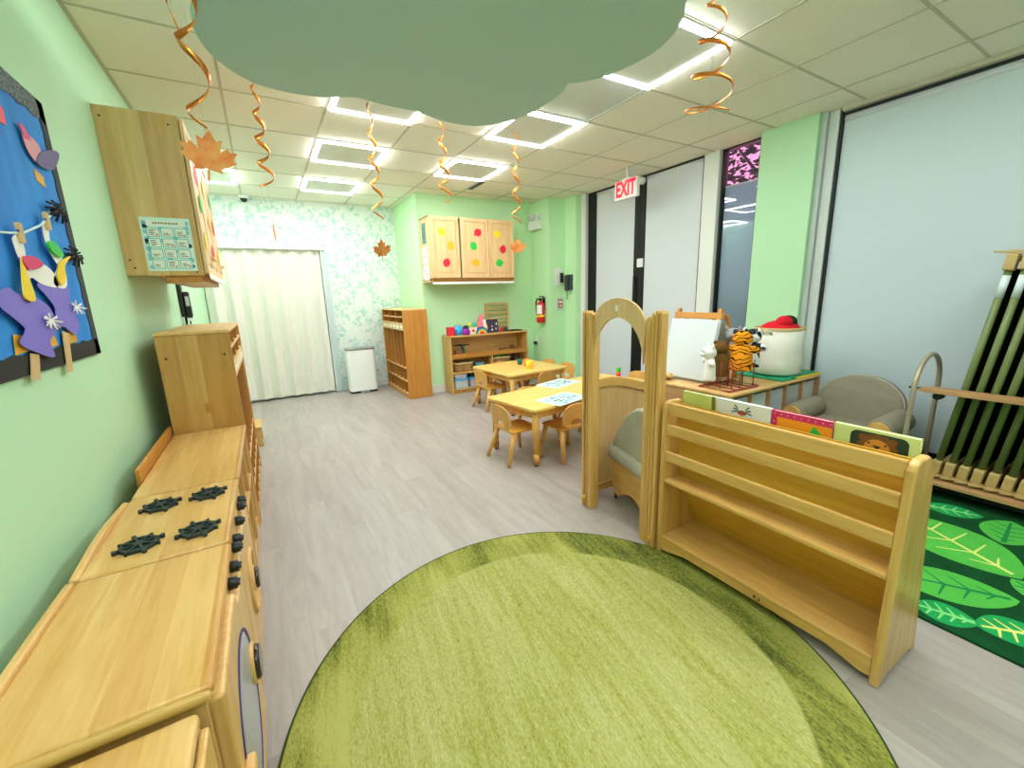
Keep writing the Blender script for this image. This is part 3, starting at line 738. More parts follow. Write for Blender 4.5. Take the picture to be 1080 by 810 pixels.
# left cabinet, x from the wall to -.255, doors face +x
t = thing('wall_cabinet', 'maple wall cabinet on the left wall with a printed notice taped to its end', 'cabinet', (LW, 3.55, 1.48))
y0, y1, z0, z1 = 3.0, 4.10, 1.48, 2.30
bm = nb(); box(bm, LW, -.258, y0, y0+.018, z0, z1); obj('side_panel', bm, 'cabinet_end', t, .003, world=True)
bm = nb(); box(bm, LW, -.258, y1-.018, y1, z0, z1); obj('side_panel', bm, 'cabinet_end', t, .003, world=True)
bm = nb(); box(bm, LW, -.258, y0+.018, y1-.018, z1-.018, z1); obj('top_panel', bm, 'maple_y', t, world=True)
bm = nb(); box(bm, LW, -.258, y0+.018, y1-.018, z0+.03, z0+.048); obj('bottom_panel', bm, 'golden_y', t, world=True)
bm = nb(); box(bm, -.44, -.27, y0+.022, y1-.04, z0-.035, z0+.028); obj('under_valance', bm, 'golden_y', t, .004, world=True)
bm = nb()
for sx, sz in ((-.57, 2.25), (-.30, 2.25), (-.57, 1.56), (-.555, 1.52), (-.30, 1.53), (-.29, 1.50)): cyl(bm, (sx, y0-.002, sz), (sx, y0+.001, sz), .005, seg=10)
obj('screw', bm, 'dark_metal', t, world=True)
LC = {0: [('leaf_red', 3.17, 2.05, .3), ('leaf_green', 3.2, 1.9, 2), ('leaf_yellow', 3.12, 1.68, 1)], 1: [('leaf_yellow', 3.55, 2.05, .2), ('leaf_orange', 3.62, 1.85, 1.3), ('leaf_red', 3.5, 1.65, 2.2)], 2: [('leaf_green', 3.95, 2.06, .7), ('leaf_red', 3.88, 1.86, 1), ('leaf_yellow', 3.92, 1.65, 2.8)]}
for k in range(3):
    a = y0+.006+(y1-y0-.012)*k/3; b = y0+.006+(y1-y0-.012)*(k+1)/3-.006
    d = raised_door(t, 'x', a, b, z0+.012, z1-.01, -.255, 1)
    for col, ly, lz, r in LC[k]: paper_leaf(d, ly, lz, .12, col, r, 'x', -.233, t)
    bm = nb(); cyl(bm, (-.235, b-.03 if k != 1 else a+.03, 1.60), (-.215, b-.03 if k != 1 else a+.03, 1.60), .011); bm.transform(Matrix.Translation(-t.location)); obj('door_knob', bm, 'door_maple', d, .003)
bm = nb(); scallops(bm, y0+.01, y1-.01, z0+.014, 'x', -.236, -.233); obj('scalloped_border', bm, 'paper', t, world=True)
# notice: pale blue sheet with a grid of boxes
bm = nb(); Y = y0-.0015
def q(x0, x1, za, zb, mi, dy=0): poly3(bm, [(x0, Y-dy, za), (x1, Y-dy, za), (x1, Y-dy, zb), (x0, Y-dy, zb)], mi)
X0, X1, Z0, Z1 = -.50, -.285, 1.505, 1.782
box(bm, X0, X1, Y, Y+.001, Z0, Z1, 0)
rr = random.Random(5)
for i in range(26):
    x = rr.choice([X0+.008, X1-.03, rr.uniform(X0+.01, X1-.03)]); z = rr.uniform(Z0+.01, Z1-.03)
    q(x, x+.022, z, z+.02, 1, .0002)
q(X0+.025, X1-.02, Z1-.042, Z1-.016, 2, .0004)
for i in range(10):
    x = X0+.055+i*.011; q(x, x+.006, Z1-.033, Z1-.024, 3, .0006)
for r in range(4):
    for c_ in range(3):
        x = X0+.022+c_*.06; z = Z0+.012+r*.055
        q(x, x+.054, z, z+.048, 4, .0004); q(x+.003, x+.051, z+.003, z+.045, 2, .0006)
        for l in range(rr.randint(1, 4)): q(x+.010, x+.010+rr.uniform(.018, .032), z+.010+l*.008, z+.013+l*.008, 3, .0008)
        if rr.random() < .4: q(x+.036, x+.046, z+.006, z+.016, rr.choice((5, 6)), .0009)
s = obj('notice_sheet', bm, [mat('notice_pale', '#dcefee', .6), mat('notice_blue', '#86cbdf', .6), 'paper', 'dark', 'teal', 'leaf_green', 'rose'], t, world=True, label='printed notice with three columns of boxes')
# three-door cabinet in the alcove
t = thing('wall_cabinet', 'three-door maple wall cabinet with nine paper leaves in the green alcove', 'cabinet', (2.5, 5.52, 1.5))
x0, x1, z0, z1, ya = 1.895, 3.11, 1.50, 2.31, 5.19
for x in (x0, x1-.018):
    bm = nb(); box(bm, x, x+.018, ya, 5.519, z0+.01, z1); sd = obj('side_panel', bm, 'door_maple', t, .003, world=True)
    if x == x0: side0 = sd
bm = nb(); box(bm, x0, x1, ya, 5.519, z1-.018, z1); obj('top_panel', bm, 'door_maple', t, .003, world=True)
bm = nb(); box(bm, x0, x1, ya, 5.519, z0+.03, z0+.05); obj('bottom_panel', bm, 'golden_x', t, world=True)
for (ya_, yb_, za, zb, mm, mk) in ((5.30, 5.44, 1.99, 2.24, 'teal', 0), (5.28, 5.46, 1.74, 1.95, 'paper', 1), (5.27, 5.46, 1.54, 1.72, 'paper', 2)):
    bm = nb(); box(bm, x0-.002, x0, ya_, yb_, za, zb); rr = random.Random(mk)
    for i in range(7):
        yy = rr.uniform(ya_+.01, yb_-.05); zz = rr.uniform(za+.01, zb-.03); poly3(bm, [(x0-.0025, yy, zz), (x0-.0025, yy+.04, zz), (x0-.0025, yy+.04, zz+.015), (x0-.0025, yy, zz+.015)], 1)
    bm.transform(Matrix.Translation(-t.location)); obj('taped_paper', bm, [mat('slate_poster', '#5f8f88', .7) if mk == 0 else M['paper'], ['dgreen', 'rose', 'violet'][mk]], side0)
DL = [[('leaf_yellow', 2.06, 2.12, 1.2), ('leaf_orange', 2.17, 1.955, .5), ('leaf_red', 2.10, 1.745, -.3)], [('leaf_red', 2.56, 2.13, 2.2), ('leaf_green', 2.49, 1.96, .9), ('leaf_orange', 2.51, 1.75, 1.7)], [('leaf_yellow', 2.85, 2.12, 1.5), ('leaf_red', 2.93, 1.93, -.2), ('leaf_green', 2.87, 1.75, -1.3)]]
DX = [(x0+.004, 2.292), (2.312, 2.715), (2.721, x1-.004)]
for k, (a, b) in enumerate(DX):
    d = raised_door(t, 'y', a, b, z0+.055, z1-.008, ya-.002, -1)
    for col, lx, lz, r in DL[k]: paper_leaf(d, lx, lz, .115, col, r, 'y', ya-.0235, t)
    kx = b-.03 if k < 2 else a+.03
    bm = nb(); cyl(bm, (kx, ya-.02, 1.75), (kx, ya-.04, 1.75), .011); bm.transform(Matrix.Translation(-t.location)); obj('door_knob', bm, 'door_maple', d, .003)
bm = nb(); box(bm, x0, x1, ya+.02, ya+.04, z0-.005, z0+.05); obj('light_rail', bm, 'golden_x', t, world=True)
bm = nb(); scallops(bm, x0+.01, x1-.005, z0+.008, 'y', ya-.004, ya-.001, .03, .034); obj('scalloped_border', bm, 'paper', t, world=True)

# ------------------------------------------------------------------ bulletin board
t = thing('bulletin_board', 'blue bulletin board with black and speckled border on the left green wall', 'board', (LW, 1.7, 1.14))
by0, by1, bz0, bz1 = 1.05, 2.285, 1.14, 2.04
bm = nb(); box(bm, LW+.001, LW+.008, by0, by1, bz0, bz1); obj('backing', bm, 'board_blue', t, world=True)
def wavy(bm, a0, a1, b_out, b_in, horiz, amp=.012, n=24):
    P = []
    for i in range(n+1):
        a = a0+(a1-a0)*i/n; P.append((a, b_out) if horiz else (b_out, a))
    for i in range(n, -1, -1):
        a = a0+(a1-a0)*i/n; b = b_in+(amp if i % 2 else -amp); P.append((a, b) if horiz else (b, a))
    prism(bm, P, 'x', LW+.008, LW+.011)
bm = nb(); wavy(bm, by0, by1, bz0, bz0+.058, True, .004); obj('border', bm, 'soft_black', t, world=True)
bm = nb(); wavy(bm, bz0, bz1, by1, by1-.05, False, .004); obj('border', bm, mat('dark_border', '#31383c', .8), t, world=True)
bm = nb(); wavy(bm, by0, by1, bz1, bz1-.07, True, .005); obj('border', bm, 'speckle', t, world=True, label='speckled charcoal top border')
def flat(parent, name, P, mm, x0, x1, loc):
    bm = nb(); prism(bm, smooth_loop(P, 4) if len(P) > 4 else P, 'x', x0, x1); bm.transform(Matrix.Translation(-Vector(loc))); return obj(name, bm, mm, parent)
XS = LW+.02
CAPE_A = [(1.605,1.366),(1.658,1.377),(1.701,1.362),(1.796,1.353),(1.883,1.321),(1.886,1.255),(1.821,1.222),(1.826,1.174),(1.732,1.194),(1.639,1.23),(1.687,1.265),(1.64,1.299),(1.586,1.331)]
CAPE_B = [(1.834,1.392),(1.908,1.406),(1.989,1.39),(2.072,1.393),(2.061,1.344),(2.089,1.269),(2.04,1.23),(1.955,1.259),(1.895,1.269),(1.918,1.321),(1.879,1.358)]
for lab, cape, collar, neck, acc, yel, stick, web, pin in (
    ('purple paper witch craft nearer the frame edge, on the clothesline with a red bow', CAPE_A, [(1.782,1.43),(1.881,1.458),(1.963,1.438),(1.98,1.39),(1.867,1.393),(1.80,1.411),(1.76,1.38)], [(1.756,1.518),(1.804,1.531),(1.807,1.475),(1.764,1.462),(1.752,1.499)], ('magenta', [(1.757,1.461),(1.821,1.473),(1.881,1.458),(1.848,1.441),(1.776,1.433)]), [(1.757,1.461),(1.763,1.436),(1.779,1.35),(1.726,1.346),(1.718,1.369)], [(1.697,1.198),(1.743,1.19),(1.711,1.12),(1.663,1.128)], (1.85, 1.285), (1.794, 1.535)),
    ('purple paper witch craft farther along the clothesline, with a green bow', CAPE_B, [(1.99,1.44),(2.07,1.47),(2.06,1.40),(2.0,1.385),(1.95,1.40)], [(1.981,1.583),(2.029,1.59),(2.014,1.536),(2.082,1.489),(2.061,1.44),(2.019,1.469),(1.976,1.517)], ('leaf_green', [(1.964,1.526),(2.014,1.536),(2.068,1.5),(2.032,1.489),(1.976,1.502)]), [(2.143,1.503),(2.029,1.469),(1.98,1.42),(2.002,1.395),(2.05,1.424),(2.066,1.464)], [(1.947,1.247),(1.991,1.237),(1.951,1.111),(1.91,1.113)], (2.09, 1.325), (2.009, 1.60)),
):
    loc = (LW, sum(p[0] for p in cape)/len(cape), 1.2)
    w = thing('paper_witch', lab, 'paper craft', loc, 0, 'paper witches on the clothesline')
    flat(w, 'stick', stick, 'tan', XS-.006, XS-.003, loc)
    flat(w, 'cape', cape, 'violet', XS, XS+.002, loc)
    flat(w, 'collar', collar, 'skin_white', XS+.003, XS+.004, loc)
    flat(w, 'neck', neck, 'skin_white', XS+.001, XS+.0025, loc)
    flat(w, 'bow', acc[1], acc[0], XS+.004, XS+.012, loc)
    flat(w, 'ribbon', yel, 'leaf_yellow', XS+.005, XS+.009, loc)
    bm = nb(); rr = random.Random(2)
    for i in range(14):
        a = rr.uniform(0, 2*PI); p = Vector((XS+.006, web[0], web[1])); cyl(bm, p, p+Vector((rr.uniform(0, .012), math.cos(a)*.05, math.sin(a)*.03)), .0022, seg=5)
    bm.transform(Matrix.Translation(-Vector(loc))); obj('yarn_tuft', bm, 'skin_white', w)
    tg = thing('clothespin', 'wooden clothespin holding the paper witch with the '+('red' if acc[0] == 'magenta' else 'green')+' bow', 'clothespin', (LW, pin[0], pin[1]), 0, 'clothespins on the board')
    for s in (-1, 1):
        bm = nb(); prism(bm, [(s*.002, -.028), (s*.010, -.026), (s*.010, .024), (s*.003, .028)], 'x', .022, .032); obj('prong', bm, 'tan', tg)
    bm = nb(); cyl(bm, (.027, -.012, .004), (.027, .012, .004), .004, seg=8); obj('spring', bm, 'chrome', tg)
bm = nb(); tube(bm, [(XS+.004, 1.2, 1.53), (XS+.004, 1.5, 1.515), (XS+.004, 1.689, 1.522), (XS+.004, 1.813, 1.535), (XS+.004, 1.962, 1.58), (XS+.004, 2.06, 1.625), (LW+.012, 2.1, 1.645)], .0035, 6)
tag(obj('clothesline', bm, 'mint'), 'thin pale string hung across the blue bulletin board', 'string')
for lab, (y, z), sd in (('black tinsel spider above the clothesline end on the blue board', (2.13, 1.648), 1), ('black tinsel spider beside the green-bowed paper witch', (2.19, 1.505), 2)):
    bm = nb(); rr = random.Random(sd); c0 = Vector((LW+.018, y, z)); ell(bm, c0, (.008, .03, .015), 10, 6)
    for i in range(10):
        a = i*PI/5; d = Vector((.006, math.cos(a)*.09, math.sin(a)*.035)); tube(bm, [c0, c0+d*.5+Vector((.012, 0, .008)), c0+d], .0035, 5)
    tag(obj('toy_spider', bm, 'soft_black'), lab, 'decoration', 'spiders on the board')
t = thing('paper_butterfly', 'pink and purple paper butterfly at the speckled border of the board', 'paper craft', (LW, 2.13, 1.83))
loc = t.location
flat(t, 'wing', [(2.03,1.868),(2.12,1.866),(2.14,1.835),(2.08,1.795),(2.03,1.82)], 'rose', XS-.004, XS-.002, loc); flat(t, 'wing', [(2.135,1.84),(2.28,1.885),(2.30,1.868),(2.2,1.80),(2.08,1.79)], 'deep_violet', XS-.002, XS, loc)
flat(t, 'wing', [(2.01,1.89),(2.04,1.89),(2.08,1.86),(2.03,1.85)], 'magenta', XS-.003, XS-.001, loc)
for lab, P, mm in (('red paper leaf pinned at the left edge of the blue board', [(1.86,1.945),(1.911,1.93),(1.948,1.899),(1.939,1.858),(1.881,1.852),(1.862,1.876)], 'leaf_red'), ('orange paper leaf under the red one on the blue board', [(1.83,1.84),(1.858,1.832),(1.87,1.809),(1.862,1.782),(1.82,1.781)], 'gold'), ('small yellow paper leaf below the butterfly', [(2.07,1.772),(2.132,1.76),(2.13,1.725),(2.07,1.735)], 'gold')):
    bm = nb(); prism(bm, P, 'x', LW+.0085, LW+.011); tag(obj('paper_leaf', bm, mm), lab, 'paper leaf', 'paper leaves on the board')
for lab, y in (('yellow paper scrap above the black border under the nearer witch', 1.66), ('yellow paper scrap between the two witches at the black border', 1.86), ('yellow paper scrap above the black border by the farther witch', 2.03)):
    bm = nb(); prism(bm, [(y-.035, 1.20), (y+.04, 1.205), (y+.025, 1.25), (y-.02, 1.255)], 'x', LW+.0115, LW+.013); tag(obj('paper_scrap', bm, 'gold'), lab, 'paper scrap', 'paper scraps on the board')
# ------------------------------------------------------------------ floor rugs
bm = nb(); prism(bm, arc(0, 0, .915, .915, 0, 360, 128)[:-1], 'z', .001, .012)
o = obj('round_rug', bm, 'rug', bevel=.004); o.location = (.75, .95, 0); tag(o, 'large round lime green rug with a darker border on the plank floor', 'rug')
bm = nb(); box(bm, 2.10, 3.98, -1.6, 1.58, .001, .010, 0)
LZ = [0.0]
def leaf_shape(cx, cy, ang, L, W, fill, vein):
    a = math.radians(ang); ca, sa = math.cos(a), math.sin(a)
    T = lambda u, v, z: (cx+u*ca-v*sa, cy+u*sa+v*ca, z+LZ[0])
    P = []
    for i in range(20):
        s = i/19; P.append((-L/2+L*s, W/2*math.sin(PI*s)**.72))
    P += [(u, -v) for u, v in P[-2:0:-1]]
    LZ[0] += .00004
    poly3(bm, [T(u, v, .0106) for u, v in P], fill)
    def bar(u0, v0, u1, v1, w):
        LZ[0] += .000012
        d = Vector((u1-u0, v1-v0)).normalized(); n = Vector((-d.y, d.x))*w/2
        poly3(bm, [T(u0+n.x, v0+n.y, .0111), T(u1+n.x*.5, v1+n.y*.5, .0111), T(u1-n.x*.5, v1-n.y*.5, .0111), T(u0-n.x, v0-n.y, .0111)], vein)
    bar(-L*.44, 0, L*.42, 0, .02)
    for k in range(4):
        u = -L*.34+L*.18*k; s = W*.36*math.sin(PI*(u/L+.5))
        for sg in (1, -1): bar(u, 0, u+L*.10, sg*s, .011)
rr = random.Random(11)
known = [(2.89, .52, 60, .58, .40, 1, 3), (3.23, .40, 5, .34, .20, 1, 4), (3.30, .63, -70, .26, .17, 2, 5), (2.43, .43, 120, .44, .26, 1, 4), (2.20, .38, 110, .19, .15, 2, 5), (2.29, .21, 130, .23, .17, 2, 3), (2.66, .20, 60, .22, .14, 1, 4), (2.95, .16, 40, .24, .15, 2, 5), (2.45, .84, 40, .40, .2, 2, 5), (2.95, 1.0, 20, .5, .22, 1, 4), (2.45, 1.15, 50, .46, .22, 1, 3), (3.3, 1.25, 30, .4, .2, 2, 5)]
for k in known: leaf_shape(*k)
for gx in range(5):
    for gy in range(5):
        leaf_shape(2.3+gx*.37+rr.uniform(-.04, .04), -.16-gy*.34+rr.uniform(-.04, .04), 35+rr.uniform(-20, 20), rr.uniform(.28, .42), rr.uniform(.13, .18), rr.choice((1, 2)), rr.choice((3, 4, 5)))
tag(obj('leaf_rug', bm, ['rug_dark', 'rug_a', 'rug_b', 'rug_vein_y', 'rug_vein_g', 'rug_vein_l']), 'dark green rug with bright leaf pattern under the cots, behind the book display', 'rug')

# ------------------------------------------------------------------ book display stand
t = thing('book_display', 'double-sided maple book display shelf at the edge of the round rug', 'bookcase', (1.75, .845, 0))
X0, XB, XT, Y0, Y1, ZT = 1.585, 1.912, 1.735, .385, 1.302, .80
for y in (Y0, Y1-.026):
    P = [(X0, 0), (X0+.045, 0), (X0+.055, .018), (XB-.055, .018), (XB-.045, 0), (XB, 0)]
    P += [(XB-(XB-XT)*s, ZT*s) for s in (.5, .93)]+[(XT-.025, ZT-.012), (XT-.05, ZT)]+[(X0+.03, ZT), (X0+.008, ZT-.01), (X0, ZT-.03)]
    bm = nb(); prism(bm, P, 'y', y, y+.026); s = obj('side_panel', bm, 'birch_z', t, .007, world=True, seg=3)
    if y == Y0:
        bm = nb()
        for sx, sz in ((1.63, .10), (1.62, .09), (1.70, .76), (1.86, .10)): cyl(bm, (sx, y-.001, sz), (sx, y+.002, sz), .006, seg=10)
        bm.transform(Matrix.Translation(-t.location)); obj('screw_plug', bm, 'golden_z', s)
a, b = Y0+.026, Y1-.026
def bar(name, x0, x1, z0, z1, mm='birch_y', bev=.006, **k):
    bm = nb(); box(bm, x0, x1, a, b, z0, z1); return obj(name, bm, mm, t, bev, world=True, seg=3, **k)
bar('top_rail', X0+.008, X0+.030, .738, .797)
bar('retaining_rail', X0+.006, X0+.024, .638, .690)
bar('retaining_rail', X0+.004, X0+.022, .503, .555)
bm = nb(); prism(bm, [(X0+.113, .405), (X0+.123, .405), (X0+.098, .782), (X0+.088, .782)], 'y', a, b); obj('display_back', bm, 'display_back', t, world=True)
bar('book_ledge', X0+.004, X0+.125, .390, .410)
bm = nb(); prism(bm, [(XB-.055, .09), (XB-.043, .09), (X0+.140, .39), (X0+.128, .39)], 'y', a, b); obj('lower_back', bm, 'display_back', t, world=True)
bar('bottom_shelf', X0+.002, XB-.035, .085, .105)
bm = nb(); P = [(a, .088), (b, .088), (b, .026), (b-.03, .024), (b-.13, .050), (a+.13, .050), (a+.03, .024), (a, .026)]; prism(bm, P, 'x', X0+.004, X0+.024)
obj('kick_rail', bm, 'birch_y', t, .004, world=True)
bm = nb()  # small dark maker's mark on the kick rail
for dy, P in ((0, [(0, 0), (.004, 0), (.004, .018), (0, .018)]), (-.005, [(0, .009), (.008, .009), (.008, .018), (0, .018)]), (-.022, [(0, .002), (.004, .002), (.004, .018), (0, .018)]), (-.016, [(0, 0), (.009, 0), (.009, .004), (0, .004)])):
    prism(bm, [(.80+dy+p[0], .058+p[1]) for p in P], 'x', X0+.003, X0+.004)
obj('maker_mark', bm, 'dark', t, world=True)
bar('rear_ledge', X0+.115, XB-.06, .392, .41, bev=.003)
bm = nb(); box(bm, XT-.013, XT-.001, a, b, .70, .75); obj('rear_rail', bm, 'birch_y', t, .004, world=True)
# four picture books standing in the rear tray
def book(label, y0, y1, top, cover, art):
    t = thing('picture_book', label, 'book', (1.724, (y0+y1)/2, .411), 0, 'picture books in the display tray'); t.rotation_euler = (0, math.radians(-3), 0)
    h = top-.411; W = y1-y0; bm = nb(); box(bm, -.006, .006, -W/2+.003, W/2-.003, .003, h-.003); obj('pages', bm, 'paper', t)
    bm = nb()
    box(bm, -.0085, -.006, -W/2, W/2, 0, h); box(bm, .006, .0085, -W/2, W/2, 0, h); box(bm, -.0085, .0085, W/2-.003, W/2, 0, h); cv = obj('cover', bm, cover, t, .001)
    bm = nb(); mats = art(bm, -.0092, W, h); obj('cover_art', bm, mats, cv)
def fill(bm, x, pts, mi, k=0): poly3(bm, [(x-.0002*k, y, z) for y, z in pts], mi)
def art_green(bm, x, W, h):
    fill(bm, x, [(W/2-.02, h-.12), (-W/2+.05, h-.12), (-W/2+.05, h-.02), (W/2-.02, h-.02)], 0)
    fill(bm, x, [(-W/2, 0), (-W/2+.018, 0), (-W/2+.018, h), (-W/2, h)], 1, 1)
    return ['pale_green', mat('olive_spine', '#7d7a24', .5)]
def art_white(bm, x, W, h):
    fill(bm, x, [(.02*math.cos(i*PI/6)-.0, h-.045+.011*math.sin(i*PI/6)) for i in range(12)], 0)
    for s in (-1, 1):
        for k in range(3): fill(bm, x, [(s*.016, h-.043+k*.006), (s*(.045-k*.006), h-.05+k*.016), (s*(.043-k*.006), h-.044+k*.016), (s*.016, h-.038+k*.006)], 1, 1+k)
    fill(bm, x, [(.007*math.cos(i*PI/4), h-.047+.007*math.sin(i*PI/4)) for i in range(8)], 2, 5)
    fill(bm, x, [(-W/2+.02, h-.14), (W/2-.02, h-.14), (W/2-.02, h-.1), (-W/2+.02, h-.1)], 3)
    return ['brown', 'dark', 'leaf_red', mat('pale_lilac', '#d8d3de', .6)]
def art_orange(bm, x, W, h):
    fill(bm, x, [(-W/2, h-.2), (W/2, h-.2), (W/2, h), (-W/2, h)], 0)
    fill(bm, x, [(-W/2, h-.2), (W/2-.022, h-.2), (W/2-.022, h-.024), (-W/2, h-.024)], 1, 1)
    fill(bm, x, [(-W/2, h-.09), (-W/2+.085, h-.09), (-W/2+.06, h-.034), (-W/2+.055, h-.034)], 2, 2)
    for i in range(9):
        y = W/2-.012-i*.024; fill(bm, x, [(y+.004*math.cos(k*PI/3), h-.012+.004*math.sin(k*PI/3)) for k in range(6)], 3, 2)
    for i in range(4): fill(bm, x, [(W/2-.011+.004*math.cos(k*PI/3), h-.045-i*.024+.004*math.sin(k*PI/3)) for k in range(6)], 3, 2)
    return ['magenta', mat('bright_orange_cover', '#f59a1c', .5), 'leaf_green', 'rose']
def art_lion(bm, x, W, h):
    fill(bm, x, [(p[0]-.0, p[1]) for p in rrect(-.09, .065, h-.17, h-.010, .02)], 0)
    c = (-.01, h-.066)
    fill(bm, x, [(c[0]+(.052+.006*(i % 2))*math.cos(i*PI/14), c[1]+(.050+.006*(i % 2))*math.sin(i*PI/14)) for i in range(28)], 1, 1)
    for s in (-1, 1): fill(bm, x, [(c[0]+s*.04+.012*math.cos(i*PI/6), c[1]+.036+.012*math.sin(i*PI/6)) for i in range(12)], 1, 2)
    fill(bm, x, [(c[0]+.036*math.cos(i*PI/10), c[1]+.036*math.sin(i*PI/10)) for i in range(20)], 2, 3)
    fill(bm, x, [(c[0]-.012, c[1]+.014), (c[0]+.012, c[1]+.014), (c[0], c[1]+.002)], 3, 4)
    for s in (-1, 1): fill(bm, x, [(c[0]+s*.022+.004*math.cos(i*PI/4), c[1]+.020+.004*math.sin(i*PI/4)) for i in range(8)], 3, 4)
    return [mat('dark_green_art', '#1f3a2c', .5), mat('mane_brown', '#7a4a1c', .6), mat('lion_gold', '#d98f2c', .6), 'dark']
book('green picture book at the far end of the display tray, nearest the arch', 1.102, 1.272, .842, 'pale_green', art_green)
book('white picture book with dark antlers and red nose in the display tray', .862, 1.098, .842, 'white', art_white)
book('orange picture book with dotted pink border in the display tray', .648, .858, .840, 'magenta', art_orange)
book('pale green picture book with a lion face in the display tray', .414, .644, .842, mat('lime_cover', '#d5df92', .5), art_lion)

# ------------------------------------------------------------------ arch doorway partition
t = thing('arch_partition', 'wooden play arch doorway with a small keyhole standing beside the book display', 'partition', (1.61, 1.62, 0))
def post(name, x0, x1, y0, y1, h, parent=t, mm='birch_z', top=True):
    bm = nb(); P = [(y0, 0), (y1, 0)]+([(y1, h-.012), ((y0+y1)/2+(y1-y0)*.2, h), ((y0+y1)/2-(y1-y0)*.2, h), (y0, h-.012)] if top else [(y1, h), (y0, h)])
    prism(bm, P, 'x', x0, x1); return obj(name, bm, mm, parent, .004, world=True)
for n_, x0, x1, y0, y1, h in (('post', 1.588, 1.648, 1.808, 1.845, 1.205), ('folded_slat', 1.592, 1.64, 1.854, 1.868, 1.215), ('folded_slat', 1.586, 1.635, 1.877, 1.893, 1.215),
                              ('post', 1.600, 1.640, 1.398, 1.432, 1.195), ('folded_slat', 1.590, 1.632, 1.372, 1.389, 1.215), ('folded_slat', 1.582, 1.628, 1.345, 1.363, 1.225), ('folded_slat', 1.576, 1.624, 1.318, 1.336, 1.222)):
    post(n_, x0, x1, y0, y1, h)
n = 40; O, I = [], []
for i in range(n+1):
    s = i/n; a_ = PI*s
    O.append((1.626-.192*math.cos(PI-a_)*-1 if False else 1.626+.190*math.cos(a_), 1.135+.150*math.sin(a_)))
    I.append((1.626+.180*math.cos(a_), .955+.228*math.sin(a_)))
bm = nb(); ring(bm, O, I, 'x', 1.600, 1.614, closed=False); obj('arch_panel', bm, 'pale_ply', t, .003, world=True)
bm = nb(); prism(bm, rrect(1.622, 1.642, 1.215, 1.25, .009, 5), 'x', 1.5985, 1.6005); obj('keyhole', bm, 'white', t, world=True)
for y in (1.86, 1.335):
    bm = nb(); box(bm, 1.570, 1.590, y-.014, y+.014, .05, .075); obj('foot_clip', bm, 'gold', t, .004, world=True)
# screen panel running from the arch towards the window
t = thing('curved_screen', 'wooden room divider screen with a curved top rail, running back from the arch', 'partition', (1.95, 1.95, 0))
def crv(x): s = (x-1.66)/.62; return .735+.055*math.sin(PI*min(1, .28+s*.72))-.10*max(0, s-.35)
xs = [1.665+.62*i/20 for i in range(21)]
bm = nb(); prism(bm, [(xs[0], .05), (xs[-1], .05)]+[(x, crv(x)-.045) for x in xs[::-1]], 'y', 1.944, 1.956); obj('screen_panel', bm, 'screen_ply', t, world=True)
bm = nb(); ring(bm, [(x, crv(x)) for x in xs], [(x, crv(x)-.062) for x in xs], 'y', 1.93, 1.97, closed=False); obj('top_rail', bm, 'birch_x', t, .005, world=True)
bm = nb(); box(bm, xs[0], xs[-1], 1.932, 1.968, .02, .075); obj('bottom_rail', bm, 'birch_x', t, .004, world=True)
for x in (xs[0]-.012, xs[-1]):
    bm = nb(); box(bm, x, x+.035, 1.93, 1.97, 0, crv(x)+.005); obj('end_post', bm, 'birch_z', t, .004, world=True)

# ------------------------------------------------------------------ cushioned chair seen through the arch
# local: y = 0 front edge to -.46 back, x = 0 near side to .52
t = thing('reading_chair', 'grey cushioned plywood reading chair seen through the wooden arch', 'armchair', (1.825, 1.865, 0), math.radians(-16.5))
for x in (0, .50):
    P = [(0, .05), (-.04, .03), (-.06, .03)]+[(-.07-.33*i/12, .03+.075*math.sin(PI*i/12)) for i in range(13)]+[(-.41, .03), (-.45, .05), (-.455, .29), (-.44, .31), (-.02, .31), (0, .29)]
    bm = nb(); prism(bm, P, 'x', x, x+.015); obj('side_panel', bm, 'birch_y', t, .004)
    bm = nb()
    for y in (-.03, -.43): cyl(bm, (x+.0075, y, 0), (x+.0075, y, .05), .009, seg=12)
    obj('glide', bm, 'dark', t)
    xi = x+.007
    bm = nb(); L = 14
    pts = [(xi, .01-.475*i/L, .325+.012*math.sin(PI*i/L)) for i in range(L+1)]; tube(bm, pts, [.026]+[.060+.004*math.sin(i*2.3) for i in range(1, L)]+[.04], 16); obj('arm_cushion', bm, 'grey_cloth', t)
    # curved wing cushion rising to the back
    bm = nb(); Q = [(-.015, .33)]+[(-.02-.44*i/20, .36+.33*math.sin(PI/2*min(1, (i/20)/.8))**.75) for i in range(21)]+[(-.46, .33)]
    prism(bm, Q, 'x', x+(-.028 if x == 0 else -.095), x+(.055 if x == 0 else -.02)); obj('wing_cushion', bm, 'grey_cloth', t, .022, seg=4)
bm = nb(); prism(bm, [(p[0], p[1]) for p in rrect(.015, .50, -.45, -.02, .03)], 'z', .10, .115); obj('seat_board', bm, 'birch_x', t)
bm = nb(); prism(bm, rrect(.06, .455, -.42, -.01, .05), 'z', .16, .31); obj('seat_cushion', bm, 'grey_cloth', t, .03, seg=4)
bm = nb(); prism(bm, [(.02, .16), (.495, .16), (.495, .52)]+[(.2575+.2375*math.cos(PI*i/16), .52+.17*math.sin(PI*i/16)) for i in range(1, 16)]+[(.02, .52)], 'y', -.455, -.37); obj('back_cushion', bm, 'grey_cloth', t, .03, seg=4)

